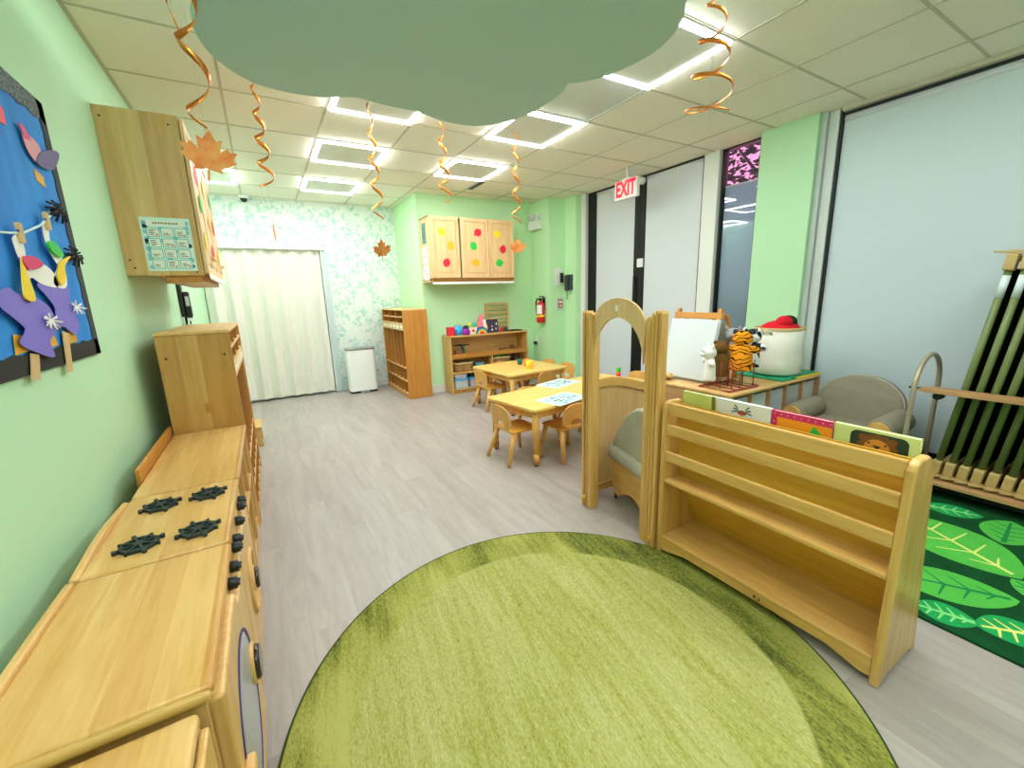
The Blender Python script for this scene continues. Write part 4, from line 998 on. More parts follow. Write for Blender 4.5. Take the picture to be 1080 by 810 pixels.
# ------------------------------------------------------------------ tables and toddler chairs
def table(label, loc, rz, L, D, hgt):
    t = thing('play_table', label, 'table', loc, rz)
    bm = nb(); prism(bm, rrect(-L/2, L/2, -D/2, D/2, .05, 6), 'z', hgt-.026, hgt); obj('table_top', bm, 'table_top', t, .006, seg=3)
    for a0, a1, b0, b1 in ((-L/2+.07, L/2-.07, -D/2+.035, -D/2+.053), (-L/2+.07, L/2-.07, D/2-.053, D/2-.035), (-L/2+.035, -L/2+.053, -D/2+.07, D/2-.07), (L/2-.053, L/2-.035, -D/2+.07, D/2-.07)):
        bm = nb(); box(bm, a0, a1, b0, b1, hgt-.085, hgt-.026); obj('apron', bm, 'chair', t, .003)
    for sx in (-1, 1):
        for sy in (-1, 1):
            x, y = sx*(L/2-.052), sy*(D/2-.052); bm = nb()
            cyl(bm, (x, y, .012), (x, y, .10), .019, .024, 18); cyl(bm, (x, y, .10), (x, y, hgt-.026), .024, .030, 18); lg = obj('leg', bm, 'chair', t)
            bm = nb(); cyl(bm, (x, y, 0), (x, y, .014), .015, .017, 14); obj('glide', bm, 'dark', lg)
            bm = nb(); cyl(bm, (x, y, .012), (x, y, .075), .0225, .0255, 18); obj('leg_ferrule', bm, 'golden_z', lg)
th1 = math.radians(9); u1, v1 = Vector((math.cos(th1), math.sin(th1))), Vector((-math.sin(th1), math.cos(th1)))
A1 = Vector((1.645, 2.50)); TH = .47
c1 = A1+u1*.75+v1*.31
table('rectangular maple play table nearer the arch, with two printed sheets on it', (c1.x, c1.y, 0), th1, 1.5, .62, TH)
th2 = math.radians(5); u2, v2 = Vector((math.cos(th2), math.sin(th2))), Vector((-math.sin(th2), math.cos(th2)))
A2 = Vector((2.20, 3.80)); c2 = A2+u2*.42+v2*.42
table('square maple play table with coloured cups on it, nearer the toy shelf', (c2.x, c2.y, 0), th2, .84, .84, TH)
def make_chair(label, loc, rz):
    t = thing('toddler_chair', label, 'chair', loc, rz, 'wooden toddler chairs around the play tables')
    bm = nb(); P = [(-.135, -.13), (.135, -.13), (.15, .06), (.145, .12), (.11, .145), (-.11, .145), (-.145, .12), (-.15, .06)]
    prism(bm, P, 'z', .252, .268); s = obj('seat', bm, 'seat', t, .006, seg=3)
    # bent-ply backrest with an arched hole low in the middle
    n = 28; O, I = [], []
    for i in range(n):
        a = 2*PI*i/n; ca, sa = math.cos(a), math.sin(a)
        O.append((math.copysign(abs(ca)**.62, ca)*.135*(1-.10*max(0, -sa)), .362+math.copysign(abs(sa)**.55, sa)*.098+(.012*(1-abs(ca)) if sa > 0 else 0)))
        I.append((math.copysign(abs(ca)**.8, ca)*.055, .302+(sa*.036 if sa > 0 else sa*.014)))
    bm = nb(); ring(bm, O, I, 'y', -.007, .007)
    for v in bm.verts: v.co.y += -.133-(v.co.z-.26)*.16+.30*v.co.x*v.co.x*4*.28
    b = obj('backrest', bm, 'chair', t, .003)
    bm = nb(); cyl(bm, (0, -.163, .40), (0, -.158, .40), .006, seg=10); obj('screw', bm, 'golden_z', b)
    for sx in (-1, 1):
        for sy in (-1, 1):
            bm = nb(); cyl(bm, (sx*.158, .145 if sy > 0 else -.185, .003), (sx*.112, sy*.098, .256), .0145, .022, 14); obj('leg', bm, 'chair', t)
    return t
CH = make_chair('wooden toddler chair at the short left end of the nearer table', (1.665, 2.82, 0), math.radians(-86))
G = CH['group']
for lab, x, y, r in (('wooden toddler chair at the long near side of the nearer table, beside the arch', 2.03, 2.645, 2),
                     ('wooden toddler chair tucked under the far side of the nearer table, left one', 2.05, 3.08, 189),
                     ('wooden toddler chair tucked under the far side of the nearer table, right one', 2.62, 3.17, 189),
                     ('wooden toddler chair at the window end of the nearer table, behind the cube tower', 3.255, 3.10, 99),
                     ('wooden toddler chair at the left end of the square table by the toy shelf', 2.245, 4.34, -86),
                     ('wooden toddler chair with its back to us between the square and nearer tables', 2.66, 3.945, 5),
                     ('wooden toddler chair on the toy-shelf side of the square table', 2.60, 4.60, 182),
                     ('wooden toddler chair at the square table under the wall outlet', 3.03, 4.46, 95),
                     ('wooden toddler chair at the right end of the square table, nearer the glass doors', 3.05, 4.10, 95)):
    dup(CH, (x, y, 0), math.radians(r), lab)
# printed sheets
M['sheet'] = mat('pale_blue_sheet', '#bed3d7', .5)
def sheet(label, cx, cy, rz, w, h, sd):
    bm = nb(); rr = random.Random(sd); box(bm, -w/2, w/2, -h/2, h/2, 0, .0012, 0)
    ring(bm, rrect(-w/2+.004, w/2-.004, -h/2+.004, h/2-.004, .002, 1), rrect(-w/2+.022, w/2-.022, -h/2+.022, h/2-.022, .002, 1), 'z', .0012, .0015, 1)
    for i in range(26):
        x, y, s = rr.uniform(-w/2+.03, w/2-.05), rr.uniform(-h/2+.03, h/2-.04), rr.uniform(.008, .022)
        poly3(bm, [(x+s*math.cos(k*PI/4)*rr.uniform(.6, 1), y+s*.7*math.sin(k*PI/4), .0017+i*.00002) for k in range(8)], rr.choice((1, 2, 3, 4, 5, 3)))
    for i in range(8):
        x, y = rr.uniform(-w/2+.03, w/2-.1), rr.uniform(-h/2+.03, h/2-.03); poly3(bm, [(x, y, .0024), (x+.06, y, .0024), (x+.06, y+.004, .0024), (x, y+.004, .0024)], 3)
    o = obj('activity_sheet', bm, [M['sheet'], 'mint', 'rose', 'dark', 'teal', 'navy']); o.location = (cx, cy, TH); o.rotation_euler = (0, 0, rz)
    tag(o, label, 'paper', 'printed sheets on the nearer table')
sheet('printed activity sheet at the near edge of the nearer table', 2.03, 2.665, math.radians(14), .40, .27, 1)
sheet('printed activity sheet toward the far edge of the nearer table', 2.36, 3.17, math.radians(16), .40, .25, 4)
# cups and cubes
def cup(label, x, y, c, r=.036, h=.085):
    t = thing('cup', label, 'cup', (x, y, TH), 0, 'coloured cups on the square table')
    m = M[c]; bm = nb(); lathe(bm, [(r*.8, 0), (r*.82, .002), (r, h), (r*.93, h), (r*.76, .006), (.001, .006)], seg=22); obj('cup_body', bm, m, t)
    bm = nb(); tube(bm, [(r*.9, 0, h*.8), (r*1.5, 0, h*.75), (r*1.55, 0, h*.4), (r*.86, 0, h*.25)], .004, 7); obj('handle', bm, m, t)
cup('dark green cup standing on the square table', 2.655, 4.36, 'dgreen', .032, .07)
cup('orange cup standing on the square table', 2.66, 4.20, 'orange', .040, .085)
cup('yellow cup in front of the orange cup on the square table', 2.585, 4.03, 'yellow', .043, .095)
for k, c in enumerate(('leaf_red', 'orange', 'leaf_green')):
    nm = ('red cube at the bottom', 'orange cube in the middle', 'green cube on top')[k]
    bm = nb(); s = .017; h = (.03, .022, .04)[k]; z = TH+(0, .0302, .0524)[k]
    box(bm, 3.03-s, 3.03+s, 3.05-s, 3.05+s, z, z+h); tag(obj('toy_cube', bm, c, bevel=.003), nm+' of the small tower on the table behind the arch', 'toy', 'cubes of the small tower')

# ------------------------------------------------------------------ white bin
t = thing('trash_bin', 'slim white bin with a dark lid against the leafy wallpaper', 'bin', (1.125, 6.28, 0))
bm = nb(); prism(bm, rrect(-.195, .195, -.12, .12, .05, 6), 'z', .03, .62); obj('bin_body', bm, 'white', t, .004)
bm = nb(); prism(bm, rrect(-.2, .2, -.125, .125, .05, 6), 'z', .62, .645); obj('lid', bm, mat('bin_lid_steel', '#8f8f8c', .3, .7), t, .006)
bm = nb(); prism(bm, rrect(-.188, .188, -.115, .115, .05, 6), 'z', 0, .03); obj('base', bm, 'soft_black', t, .003)
bm = nb(); box(bm, -.06, .06, -.15, -.11, .012, .026); obj('pedal', bm, 'chrome', t, .004)

# ------------------------------------------------------------------ toy shelf in the alcove
t = thing('toy_shelf', 'open maple toy shelf against the green alcove wall under the three-door cabinet', 'shelf', (2.71, 5.36, 0))
x0, x1, ya, yb, zt = 2.10, 3.325, 5.215, 5.505, .80
for x in (x0, x1-.02):
    bm = nb(); box(bm, x, x+.02, ya, yb, 0, zt-.02); obj('side_panel', bm, 'birch_z', t, .004, world=True)
bm = nb(); box(bm, x0-.004, x1+.004, ya-.004, yb, zt-.02, zt); obj('top_panel', bm, 'birch_x', t, .005, world=True)
bm = nb(); box(bm, x0+.02, x1-.02, yb-.012, yb, .05, zt-.02); obj('back_panel', bm, 'maple_x', t, world=True)
for z in (.50, .275, .05):
    bm = nb(); box(bm, x0+.02, (x1-.02) if z != .275 else 2.72, ya+.006, yb-.012, z, z+.018); obj('shelf', bm, 'birch_x', t, .003, world=True)
bm = nb(); box(bm, x0+.02, x1-.02, ya+.002, ya+.014, .485, .55); obj('shelf_lip', bm, 'golden_x', t, .003, world=True)
bm = nb(); box(bm, x0+.02, x1-.02, ya+.02, ya+.035, 0, .05); obj('kick_board', bm, 'birch_x', t, world=True)
bm = nb(); box(bm, 2.72, 2.738, ya+.006, yb-.012, .068, .50); obj('divider', bm, 'birch_z', t, .003, world=True)
def simple(name, label, cat, bm, mm, bevel=0, group=None): return tag(obj(name, bm, mm, bevel=bevel), label, cat, group)
T0 = zt+.0005
bm = nb(); box(bm, 2.03+.08, 2.2, 5.27, 5.36, T0, T0+.105); ring(bm, [(2.105, 5.265), (2.205, 5.265), (2.205, 5.365), (2.105, 5.365)], [(2.115, 5.275), (2.195, 5.275), (2.195, 5.355), (2.115, 5.355)], 'z', T0+.10, T0+.115)
simple('toy_box', 'red cube-shaped box at the left end of the toy shelf top', 'toy', bm, 'leaf_red', .006)
t = thing('toy_bucket', 'blue toy bucket beside the red box on the toy shelf', 'toy', (2.275, 5.34, T0))
bm = nb(); lathe(bm, [(.044, 0), (.046, .003), (.060, .115), (.055, .115), (.042, .008), (.001, .008)], seg=24); obj('bucket_body', bm, 'blue_lid', t)
bm = nb(); tube(bm, arc(0, .115, .058, .02, 0, 180, 12) and [(x, 0, z) for x, z in arc(0, .115, .058, .022, 0, 180, 12)], .003, 6); obj('handle', bm, 'navy', t)
t = thing('toy_bag', 'purple toy pot with dark top on the toy shelf', 'toy', (2.36, 5.27, T0))
bm = nb(); lathe(bm, [(.05, 0), (.056, .03), (.05, .075), (.04, .09)], seg=20); obj('pot_body', bm, 'purple', t)
bm = nb(); lathe(bm, [(.042, .09), (.044, .10), (.03, .125), (.002, .128)], seg=20); obj('pot_top', bm, 'dark', t)
bm = nb(); ell(bm, (.045, -.03, .045), (.02, .008, .02)); obj('badge', bm, 'rose', t)
t = thing('ball_box', 'cream box with red print holding lime and turquoise balls on the toy shelf', 'toy', (2.47, 5.30, T0))
bm = nb(); box(bm, -.055, .055, -.04, .04, 0, .095); obj('box_body', bm, 'cream', t, .003)
bm = nb(); poly3(bm, [(.03*math.cos(i*PI/5)*(1 if i % 2 else .6), -.041, .05+.02*math.sin(i*PI/5)) for i in range(10)]); obj('red_print', bm, 'leaf_red', t)
for lab, x, c in (('lime ball sitting in the cream box on the toy shelf', 2.44, 'lime'), ('turquoise ball sitting in the cream box on the toy shelf', 2.505, 'teal')):
    bm = nb(); ell(bm, (x, 5.30, T0+.128), (.033, .033, .033)); simple('toy_ball', lab, 'ball', bm, c)
t = thing('rainbow_toy', 'wooden rainbow stacking toy on the toy shelf in front of the picture board', 'toy', (2.60, 5.27, T0))
for r, c in ((.095, 'navy'), (.078, 'teal'), (.061, 'leaf_yellow'), (.044, 'orange'), (.027, 'leaf_red')):
    bm = nb(); ring(bm, arc(0, 0, r, r, 0, 180, 20), arc(0, 0, r-.0165, r-.0165, 0, 180, 20), 'y', -.02, .02, closed=False); obj('rainbow_arc', bm, c, t, .002)
t = thing('pink_cone', 'pink cone toy standing at the back of the toy shelf', 'toy', (2.68, 5.43, T0))
bm = nb(); lathe(bm, [(.075, 0), (.072, .06), (.05, .17), (.035, .23), (.015, .26), (.002, .265)], seg=22); obj('cone_body', bm, 'pink', t)
bm = nb(); lathe(bm, [(.083, 0), (.083, .012), (.07, .02)], seg=22); obj('cone_foot', bm, 'rose', t)
t = thing('board_book', 'dark picture board book standing open on the toy shelf', 'book', (2.79, 5.31, T0))
bm = nb(); box(bm, -.09, .105, -.006, .006, 0, .19); bm.transform(Matrix.Rotation(math.radians(-10), 4, 'X')); obj('book_cover', bm, mat('night_cover', '#372a44', .5), t, .002)
bm = nb(); box(bm, -.115, -.09, -.02, .03, 0, .19); bm.transform(Matrix.Rotation(math.radians(-10), 4, 'X')); obj('page_edge', bm, 'paper', t, .002)
bm = nb(); rr = random.Random(4)
for i in range(7):
    x, z, s = rr.uniform(-.02, .085), rr.uniform(.03, .14), rr.uniform(.010, .018); poly3(bm, [(x+s*.6*math.cos(k*PI/4), -.0068-i*.0001, z+s*math.sin(k*PI/4)) for k in range(8)], 0)
poly3(bm, [(-.085+.02*math.cos(k*PI/5), -.0069, .08+.05*math.sin(k*PI/5)) for k in range(10)], 1)
bm.transform(Matrix.Rotation(math.radians(-10), 4, 'X')); obj('cover_art', bm, ['paper', 'gold'], t)
t = thing('slat_rack', 'tall yellow wooden slatted rack leaning on the wall behind the toys', 'toy rack', (2.96, 5.47, T0))
for x in (-.19, .17):
    bm = nb(); box(bm, x, x+.022, -.015, .015, 0, .405); obj('upright', bm, 'birch_z', t, .003)
for k in range(6):
    bm = nb(); cyl(bm, (-.17, 0, .05+k*.066), (.175, 0, .05+k*.066), .007, seg=10); obj('rod', bm, 'birch_x', t)
    bm = nb(); box(bm, -.168, .172, -.004, .010, .068+k*.066, .082+k*.066); obj('slat', bm, 'maple_x', t)
bm = nb(); prism(bm, rrect(3.06, 3.28, 5.27, 5.42, .02), 'z', T0, T0+.014); simple('dark_tray', 'flat dark tray at the right end of the toy shelf top', 'tray', bm, 'dark', .003)
bm = nb(); lathe(bm, [(.025, 0), (.028, .05), (.02, .06), (.001, .06)], c=(2.955, 5.33, T0), seg=16); simple('toy_jar', 'small red toy jar beside the board book on the toy shelf', 'toy', bm, 'red')
bm = nb(); lathe(bm, [(.03, 0), (.033, .05), (.02, .07), (.001, .07)], c=(3.02, 5.33, T0), seg=16); simple('toy_jar', 'small green toy jar beside the red jar on the toy shelf', 'toy', bm, 'dgreen')
# inside the toy shelf
Z1 = .519
t = thing('toy_helicopter', 'wooden toy helicopter with dark rotor on the upper level of the toy shelf', 'toy', (2.28, 5.30, Z1))
bm = nb(); box(bm, -.085, .07, -.035, .035, 0, .085); obj('body', bm, 'brown', t, .012, seg=3)
bm = nb(); box(bm, .005, .04, -.04, -.036, .0, .12); cyl(bm, (.02, 0, .085), (.02, 0, .15), .014); obj('mast', bm, 'dgreen', t)
bm = nb(); box(bm, -.10, .13, -.015, .015, .135, .15); box(bm, .005, .035, -.09, .09, .136, .149); obj('rotor', bm, 'dark', t, .003)
t = thing('toy_train', 'low brown wooden toy train on the upper right level of the toy shelf', 'toy', (3.03, 5.32, Z1))
bm = nb(); box(bm, -.12, .14, -.03, .03, .015, .045); box(bm, .06, .12, -.025, .025, .045, .075); obj('body', bm, 'brown', t, .004)
for x in (-.09, -.03, .05, .11):
    bm = nb(); cyl(bm, (x, -.035, .018), (x, .035, .018), .018); obj('wheel', bm, 'dark', t)
def basket(label, cx, cy, z, rx, ry, h):
    t = thing('wicker_basket', label, 'basket', (cx, cy, z), 0)
    bm = nb(); n = 30
    for k in range(int(h/.017)):
        tube(bm, [(rx*(.9+.1*k*.017/h)*math.copysign(abs(math.cos(2*PI*i/n))**.6, math.cos(2*PI*i/n)), ry*(.9+.1*k*.017/h)*math.copysign(abs(math.sin(2*PI*i/n))**.6, math.sin(2*PI*i/n)), .009+k*.017) for i in range(n)], .0098, 7, closed=True)
    prism(bm, rrect(-rx*.88, rx*.88, -ry*.88, ry*.88, .02), 'z', .002, .01); obj('woven_body', bm, 'wicker', t)
    bm = nb(); tube(bm, [(rx*1.02*math.copysign(abs(math.cos(2*PI*i/n))**.6, math.cos(2*PI*i/n)), ry*1.02*math.copysign(abs(math.sin(2*PI*i/n))**.6, math.sin(2*PI*i/n)), h) for i in range(n)], .013, 8, closed=True); obj('rim', bm, 'tan', t)
basket('wicker basket on the middle left level of the toy shelf', 2.305, 5.34, .294, .145, .10, .12)
basket('shallow wicker basket holding a green cloth on the middle level of the toy shelf', 2.90, 5.34, .36, .15, .10, .075)
bm = nb(); box(bm, 2.745, 3.29, 5.235, 5.48, .342, .358); o = obj('shelf_board', bm, 'birch_x', bpy.data.objects['toy_shelf'], world=True)
bm = nb(); ell(bm, (2.90, 5.34, .435), (.13, .085, .05)); simple('green_cloth', 'bright green cloth heaped in the shallow basket', 'cloth', bm, 'grass')
bm = nb(); box(bm, 2.49, 2.62, 5.27, 5.40, .294, .40); simple('blue_box', 'small grey-blue box beside the wicker basket on the toy shelf', 'box', bm, mat('grey_blue', '#5d9bb0', .6), .006)
def bin_(label, cx, cy, z, w, d, h, lid, body='clear_bin', fillc=None):
    t = thing('storage_bin', label, 'bin', (cx, cy, z), 0, 'plastic storage bins')
    bm = nb(); ring(bm, rrect(-w/2, w/2, -d/2, d/2, .015, 3), rrect(-w/2+.003, w/2-.003, -d/2+.003, d/2-.003, .013, 3), 'z', 0, h); prism(bm, rrect(-w/2+.002, w/2-.002, -d/2+.002, d/2-.002, .013, 3), 'z', 0, .003); obj('bin_body', bm, body, t)
    if fillc:
        bm = nb(); prism(bm, rrect(-w/2+.012, w/2-.012, -d/2+.012, d/2-.012, .02, 3), 'z', .006, h*.72)
        o = obj('bin_contents', bm, fillc, t, .01); o['kind'] = 'stuff'
    if lid:
        bm = nb(); prism(bm, rrect(-w/2-.005, w/2+.005, -d/2-.005, d/2+.005, .018, 3), 'z', h, h+.018); obj('lid', bm, lid, t, .004)
bin_('clear blue-lidded bin at the bottom left corner of the toy shelf', 2.245, 5.335, .0695, .20, .20, .115, 'blue_lid', fillc='mint')
bin_('clear blue-lidded bin under the dark case on the bottom of the toy shelf', 2.475, 5.335, .0695, .20, .20, .115, 'blue_lid', fillc='rose')
bin_('pale bin with white lid stacked on the left blue-lidded bin of the toy shelf', 2.24, 5.335, .2045, .18, .18, .04, 'white', fillc=None)
bm = nb(); prism(bm, rrect(2.39, 2.57, 5.25, 5.42, .02), 'z', .2045, .255); simple('dark_case', 'dark grey case lying on the second blue-lidded bin', 'case', bm, 'dark', .008)
bin_('clear bin with grey contents on the bottom right of the toy shelf', 2.88, 5.335, .0695, .22, .2, .13, 'grey', fillc='lime')
bm = nb(); lathe(bm, [(.03, 0), (.034, .09), (.001, .09)], c=(3.14, 5.33, .359), seg=16); simple('dark_jar', 'dark jar on the middle right level of the toy shelf', 'jar', bm, 'dark')

# ------------------------------------------------------------------ wall fittings on the alcove steps
FX = 3.62
t = thing('fire_extinguisher', 'red fire extinguisher hanging on the green wall right of the toy shelf', 'fire extinguisher', (FX, 5.19, .9))
bm = nb(); lathe(bm, [(.055, 0), (.062, .01), (.062, .24), (.05, .285), (.024, .305), (.022, .32)], c=(3.55, 5.19, .90), seg=26); obj('cylinder', bm, 'red', t, world=True)
bm = nb(); cyl(bm, (3.55, 5.19, 1.22), (3.55, 5.19, 1.255), .02); box(bm, 3.535, 3.565, 5.10, 5.21, 1.245, 1.26); box(bm, 3.535, 3.565, 5.11, 5.21, 1.275, 1.288); obj('valve', bm, 'black', t, .003, world=True)
bm = nb(); tube(bm, [(3.55, 5.21, 1.235), (3.545, 5.27, 1.25), (3.54, 5.295, 1.20), (3.54, 5.285, 1.08), (3.54, 5.265, .98)], .011, 10); obj('hose', bm, 'black', t, world=True)
bm = nb(); ring(bm, arc(3.55, 5.19, .0632, .0632, 170, 255, 14), arc(3.55, 5.19, .0624, .0624, 170, 255, 14), 'z', 1.03, 1.16, closed=False); obj('label', bm, 'paper', t, world=True)
bm = nb(); ring(bm, arc(3.55, 5.19, .0632, .0632, 0, 360, 30)[:-1], arc(3.55, 5.19, .0622, .0622, 0, 360, 30)[:-1], 'z', .985, 1.015); obj('band', bm, 'leaf_yellow', t, world=True)
bm = nb(); box(bm, 3.60, FX, 5.17, 5.21, 1.08, 1.27); obj('bracket', bm, 'dark_metal', t, world=True)
t = thing('emergency_light', 'white twin-lamp emergency light high on the green wall by the ceiling', 'emergency light', (FX, 5.34, 2.3))
bm = nb(); box(bm, 3.54, FX, 5.22, 5.47, 2.235, 2.36); obj('housing', bm, 'white', t, .008, world=True)
for y in (5.29, 5.41):
    bm = nb(); cyl(bm, (3.575, y, 2.36), (3.575, y, 2.39), .015); lh = obj('lamp_stem', bm, 'white', t, world=True)
    bm = nb(); cyl(bm, (3.61, y, 2.425), (3.54, y, 2.41), .035, .048, 20); bm.transform(Matrix.Translation(-t.location)); obj('lamp_head', bm, 'white', lh, .004)
    bm = nb(); cyl(bm, (3.54, y, 2.41), (3.535, y, 2.409), .042, .042, 20); bm.transform(Matrix.Translation(-t.location)); obj('lens', bm, 'grey_trim', lh)
t = thing('wall_outlet', 'white outlet with a black plug low on the green wall right of the toy shelf', 'outlet', (FX, 5.40, .6))
bm = nb(); box(bm, 3.612, FX, 5.365, 5.435, .56, .68); obj('cover_plate', bm, 'white', t, .003, world=True)
bm = nb(); box(bm, 3.57, 3.612, 5.38, 5.43, .555, .60); obj('plug', bm, 'black', t, .006, world=True)
YF = 5.05
t = thing('access_keypad', 'white wall plate with a black reader above the red pull station', 'keypad', (3.80, YF, 1.55))
bm = nb(); box(bm, 3.71, 3.83, YF-.012, YF, 1.44, 1.68); obj('cover_plate', bm, 'white', t, .004, world=True)
bm = nb(); box(bm, 3.795, 3.84, YF-.045, YF-.012, 1.47, 1.61); obj('reader', bm, 'black', t, .006, world=True)
t = thing('fire_pull_station', 'red and white pull station on the green wall beside the fire extinguisher', 'alarm', (3.80, YF, 1.16))
bm = nb(); box(bm, 3.74, 3.85, YF-.018, YF, 1.08, 1.26); obj('cover_plate', bm, 'grey_trim', t, .004, world=True)
bm = nb(); box(bm, 3.755, 3.835, YF-.026, YF-.018, 1.11, 1.23); obj('pull_face', bm, mat('faded_red', '#b5525a', .5), t, .003, world=True)
bm = nb(); box(bm, 3.775, 3.815, YF-.034, YF-.026, 1.13, 1.15); box(bm, 3.765, 3.825, YF-.0275, YF-.026, 1.18, 1.21); obj('lever', bm, 'paper', t, .002, world=True)
t = thing('wall_telephone', 'dark grey wall telephone on the green wall next to the white keypad', 'phone', (3.9, 4.92, 1.47))
bm = nb(); box(bm, 3.85, 3.9, 4.86, 4.98, 1.36, 1.58); obj('phone_base', bm, mat('slate_plastic', '#3d4a4c', .45), t, .01, world=True)
bm = nb(); box(bm, 3.80, 3.848, 4.885, 4.945, 1.35, 1.57); obj('handset', bm, mat('slate_plastic_dark', '#333d40', .4), t, .016, world=True, seg=3)
bm = nb(); tube(bm, [(3.84+.012*math.cos(i*1.1), 4.93+.012*math.sin(i*1.1), 1.35-i*.004) for i in range(32)], .003, 6); obj('cord', bm, 'black', t, world=True)
# exit sign
t = thing('exit_sign', 'white exit sign with red letters hanging before the black door post', 'sign', (3.62, 3.55, 2.5))
ey0, ey1, ez0, ez1, ex = 3.415, 3.745, 2.315, 2.515, 3.60
bm = nb(); box(bm, ex, ex+.045, ey0, ey1, ez0, ez1); obj('housing', bm, 'white', t, .005, world=True)
mt = Matrix.Translation((ex-.0012, (ey0+ey1)/2, (ez0+ez1)/2)) @ Matrix(((0, 0, -1, 0), (-1, 0, 0, 0), (0, 1, 0, 0), (0, 0, 0, 1))) @ Matrix.Diagonal((.66, 1.0, 1, 1))
bm = nb(); text_into(bm, 'EXIT', .215, mt, bold=.035); mled = mat('exit_red', '#e2112f', .5); mled.node_tree.nodes['Principled BSDF'].inputs['Emission Color'].default_value = lin('#f01236'); mled.node_tree.nodes['Principled BSDF'].inputs['Emission Strength'].default_value = .6
obj('letters', bm, mled, t, world=True)
bm = nb(); box(bm, ex+.002, ex+.043, (ey0+ey1)/2-.06, (ey0+ey1)/2+.06, ez1, ez1+.012); cyl(bm, (ex+.022, (ey0+ey1)/2, ez1), (ex+.022, (ey0+ey1)/2, H-.003), .016); obj('mount', bm, 'white', t, world=True)
bm = nb(); cyl(bm, (4.03, 3.73, 2.575), (3.97, 3.73, 2.575), .045, .035, 20); cyl(bm, (3.97, 3.73, 2.575), (3.96, 3.73, 2.575), .03, .02, 16); simple('door_sensor', 'round white sensor at the top of the black door post behind the exit sign', 'sensor', bm, 'white', .004)
bm = nb(); box(bm, 4.005, 4.035, 3.69, 3.765, 1.60, 1.70); box(bm, 3.998, 4.005, 3.705, 3.75, 1.63, 1.67); simple('door_alarm', 'small white alarm box on the black door post at latch height', 'alarm', bm, 'white', .004)
# ------------------------------------------------------------------ low cubby unit by the pier
UX0, UX1, UY0, UY1, UZ = 2.68, 3.90, 1.625, 2.40, .60
t = thing('cubby_unit', 'low maple cubby unit holding clear bins, below the green pier', 'shelf', (3.29, 2.0, 0))
for x in (UX0, UX1-.02):
    bm = nb(); box(bm, x, x+.02, UY0, UY1, 0, UZ-.02); obj('side_panel', bm, 'cots_wood', t, .004, world=True)
bm = nb(); box(bm, UX0-.004, UX1+.004, UY0-.004, UY1, UZ-.02, UZ); obj('top_panel', bm, 'maple_x', t, .005, world=True)
bm = nb(); box(bm, UX0+.02, UX1-.02, (UY0+UY1)/2-.006, (UY0+UY1)/2+.006, .05, UZ-.02); obj('back_panel', bm, 'cots_wood', t, world=True)
for z in (.05, .345):
    bm = nb(); box(bm, UX0+.02, UX1-.02, UY0+.006, UY1-.006, z, z+.018); obj('shelf', bm, 'maple_x', t, .003, world=True)
NB = 5
for k in range(1, NB):
    x = UX0+.02+(UX1-UX0-.04)*k/NB
    bm = nb(); box(bm, x-.008, x+.008, UY0+.004, (UY0+UY1)/2-.006, .068, UZ-.02); obj('divider', bm, 'cots_wood', t, .002, world=True)
bm = nb(); box(bm, UX0+.02, UX1-.02, UY0+.02, UY0+.035, 0, .05); obj('kick_board', bm, 'cots_wood', t, world=True)
names = ['at the left end of', 'second along', 'in the middle of', 'fourth along', 'at the right end of']
for r, (z, hh) in enumerate(((.364, .19), (.069, .2))):
    for k in range(NB):
        x = UX0+.02+(UX1-UX0-.04)*(k+.5)/NB
        bin_('clear bin '+names[k]+' '+('upper' if r == 0 else 'lower')+' cubby row', x, UY0+.165, z, .195, .29, hh, None, fillc=['rose', 'grey', 'mint', 'cream', 'violet'][(k*2+r) % 5])

# ------------------------------------------------------------------ easel on the unit
t = thing('tabletop_easel', 'wooden two-sided easel with a white drawing board beside the narrow window', 'easel', (2.97, 2.15, UZ))
def quad_board(xb, xt, z0, z1, ya, yb, th):
    bm = nb(); prism(bm, [(xb, z0), (xb+th, z0), (xt+th, z1), (xt, z1)], 'y', ya, yb); return bm
obj('drawing_board', quad_board(2.845, 2.955, .625, 1.075, 1.945, 2.365, .012), mat('whiteboard', '#ccd2d5', .3), t, .002, world=True)
obj('board_frame', quad_board(2.86, 2.97, .615, 1.082, 1.935, 2.375, .010), 'grey_trim', t, world=True)
obj('rear_board', quad_board(3.24, 3.09, .68, 1.06, 1.97, 2.35, .012), mat('rear_board_grey', '#b9bfb9', .5), t, .002, world=True)
for y in (1.955, 2.325):
    for xb, xt, sg in ((2.875, 3.0, 1), (3.255, 3.075, 1)):
        bm = nb(); prism(bm, [(xb, UZ+.001), (xb+.03, UZ+.001), (xt+.03, 1.165 if xb < 3 else 1.12), (xt, 1.165 if xb < 3 else 1.12)], 'y', y, y+.03); obj('leg', bm, 'golden_z', t, .004, world=True)
bm = nb(); prism(bm, [(2.985, 1.085), (3.005, 1.085), (3.012, 1.135), (2.992, 1.135)], 'y', 1.94, 2.37); obj('top_bar', bm, 'golden_y', t, .004, world=True)
bm = nb(); box(bm, 2.74, 2.845, 2.22, 2.375, .615, .63); obj('tray', bm, 'maple_y', t, .003, world=True)
bm = nb(); cyl(bm, (2.745, 2.18, .645), (2.745, 2.40, .645), .022); obj('paper_roll', bm, 'tan', t, .003, world=True)

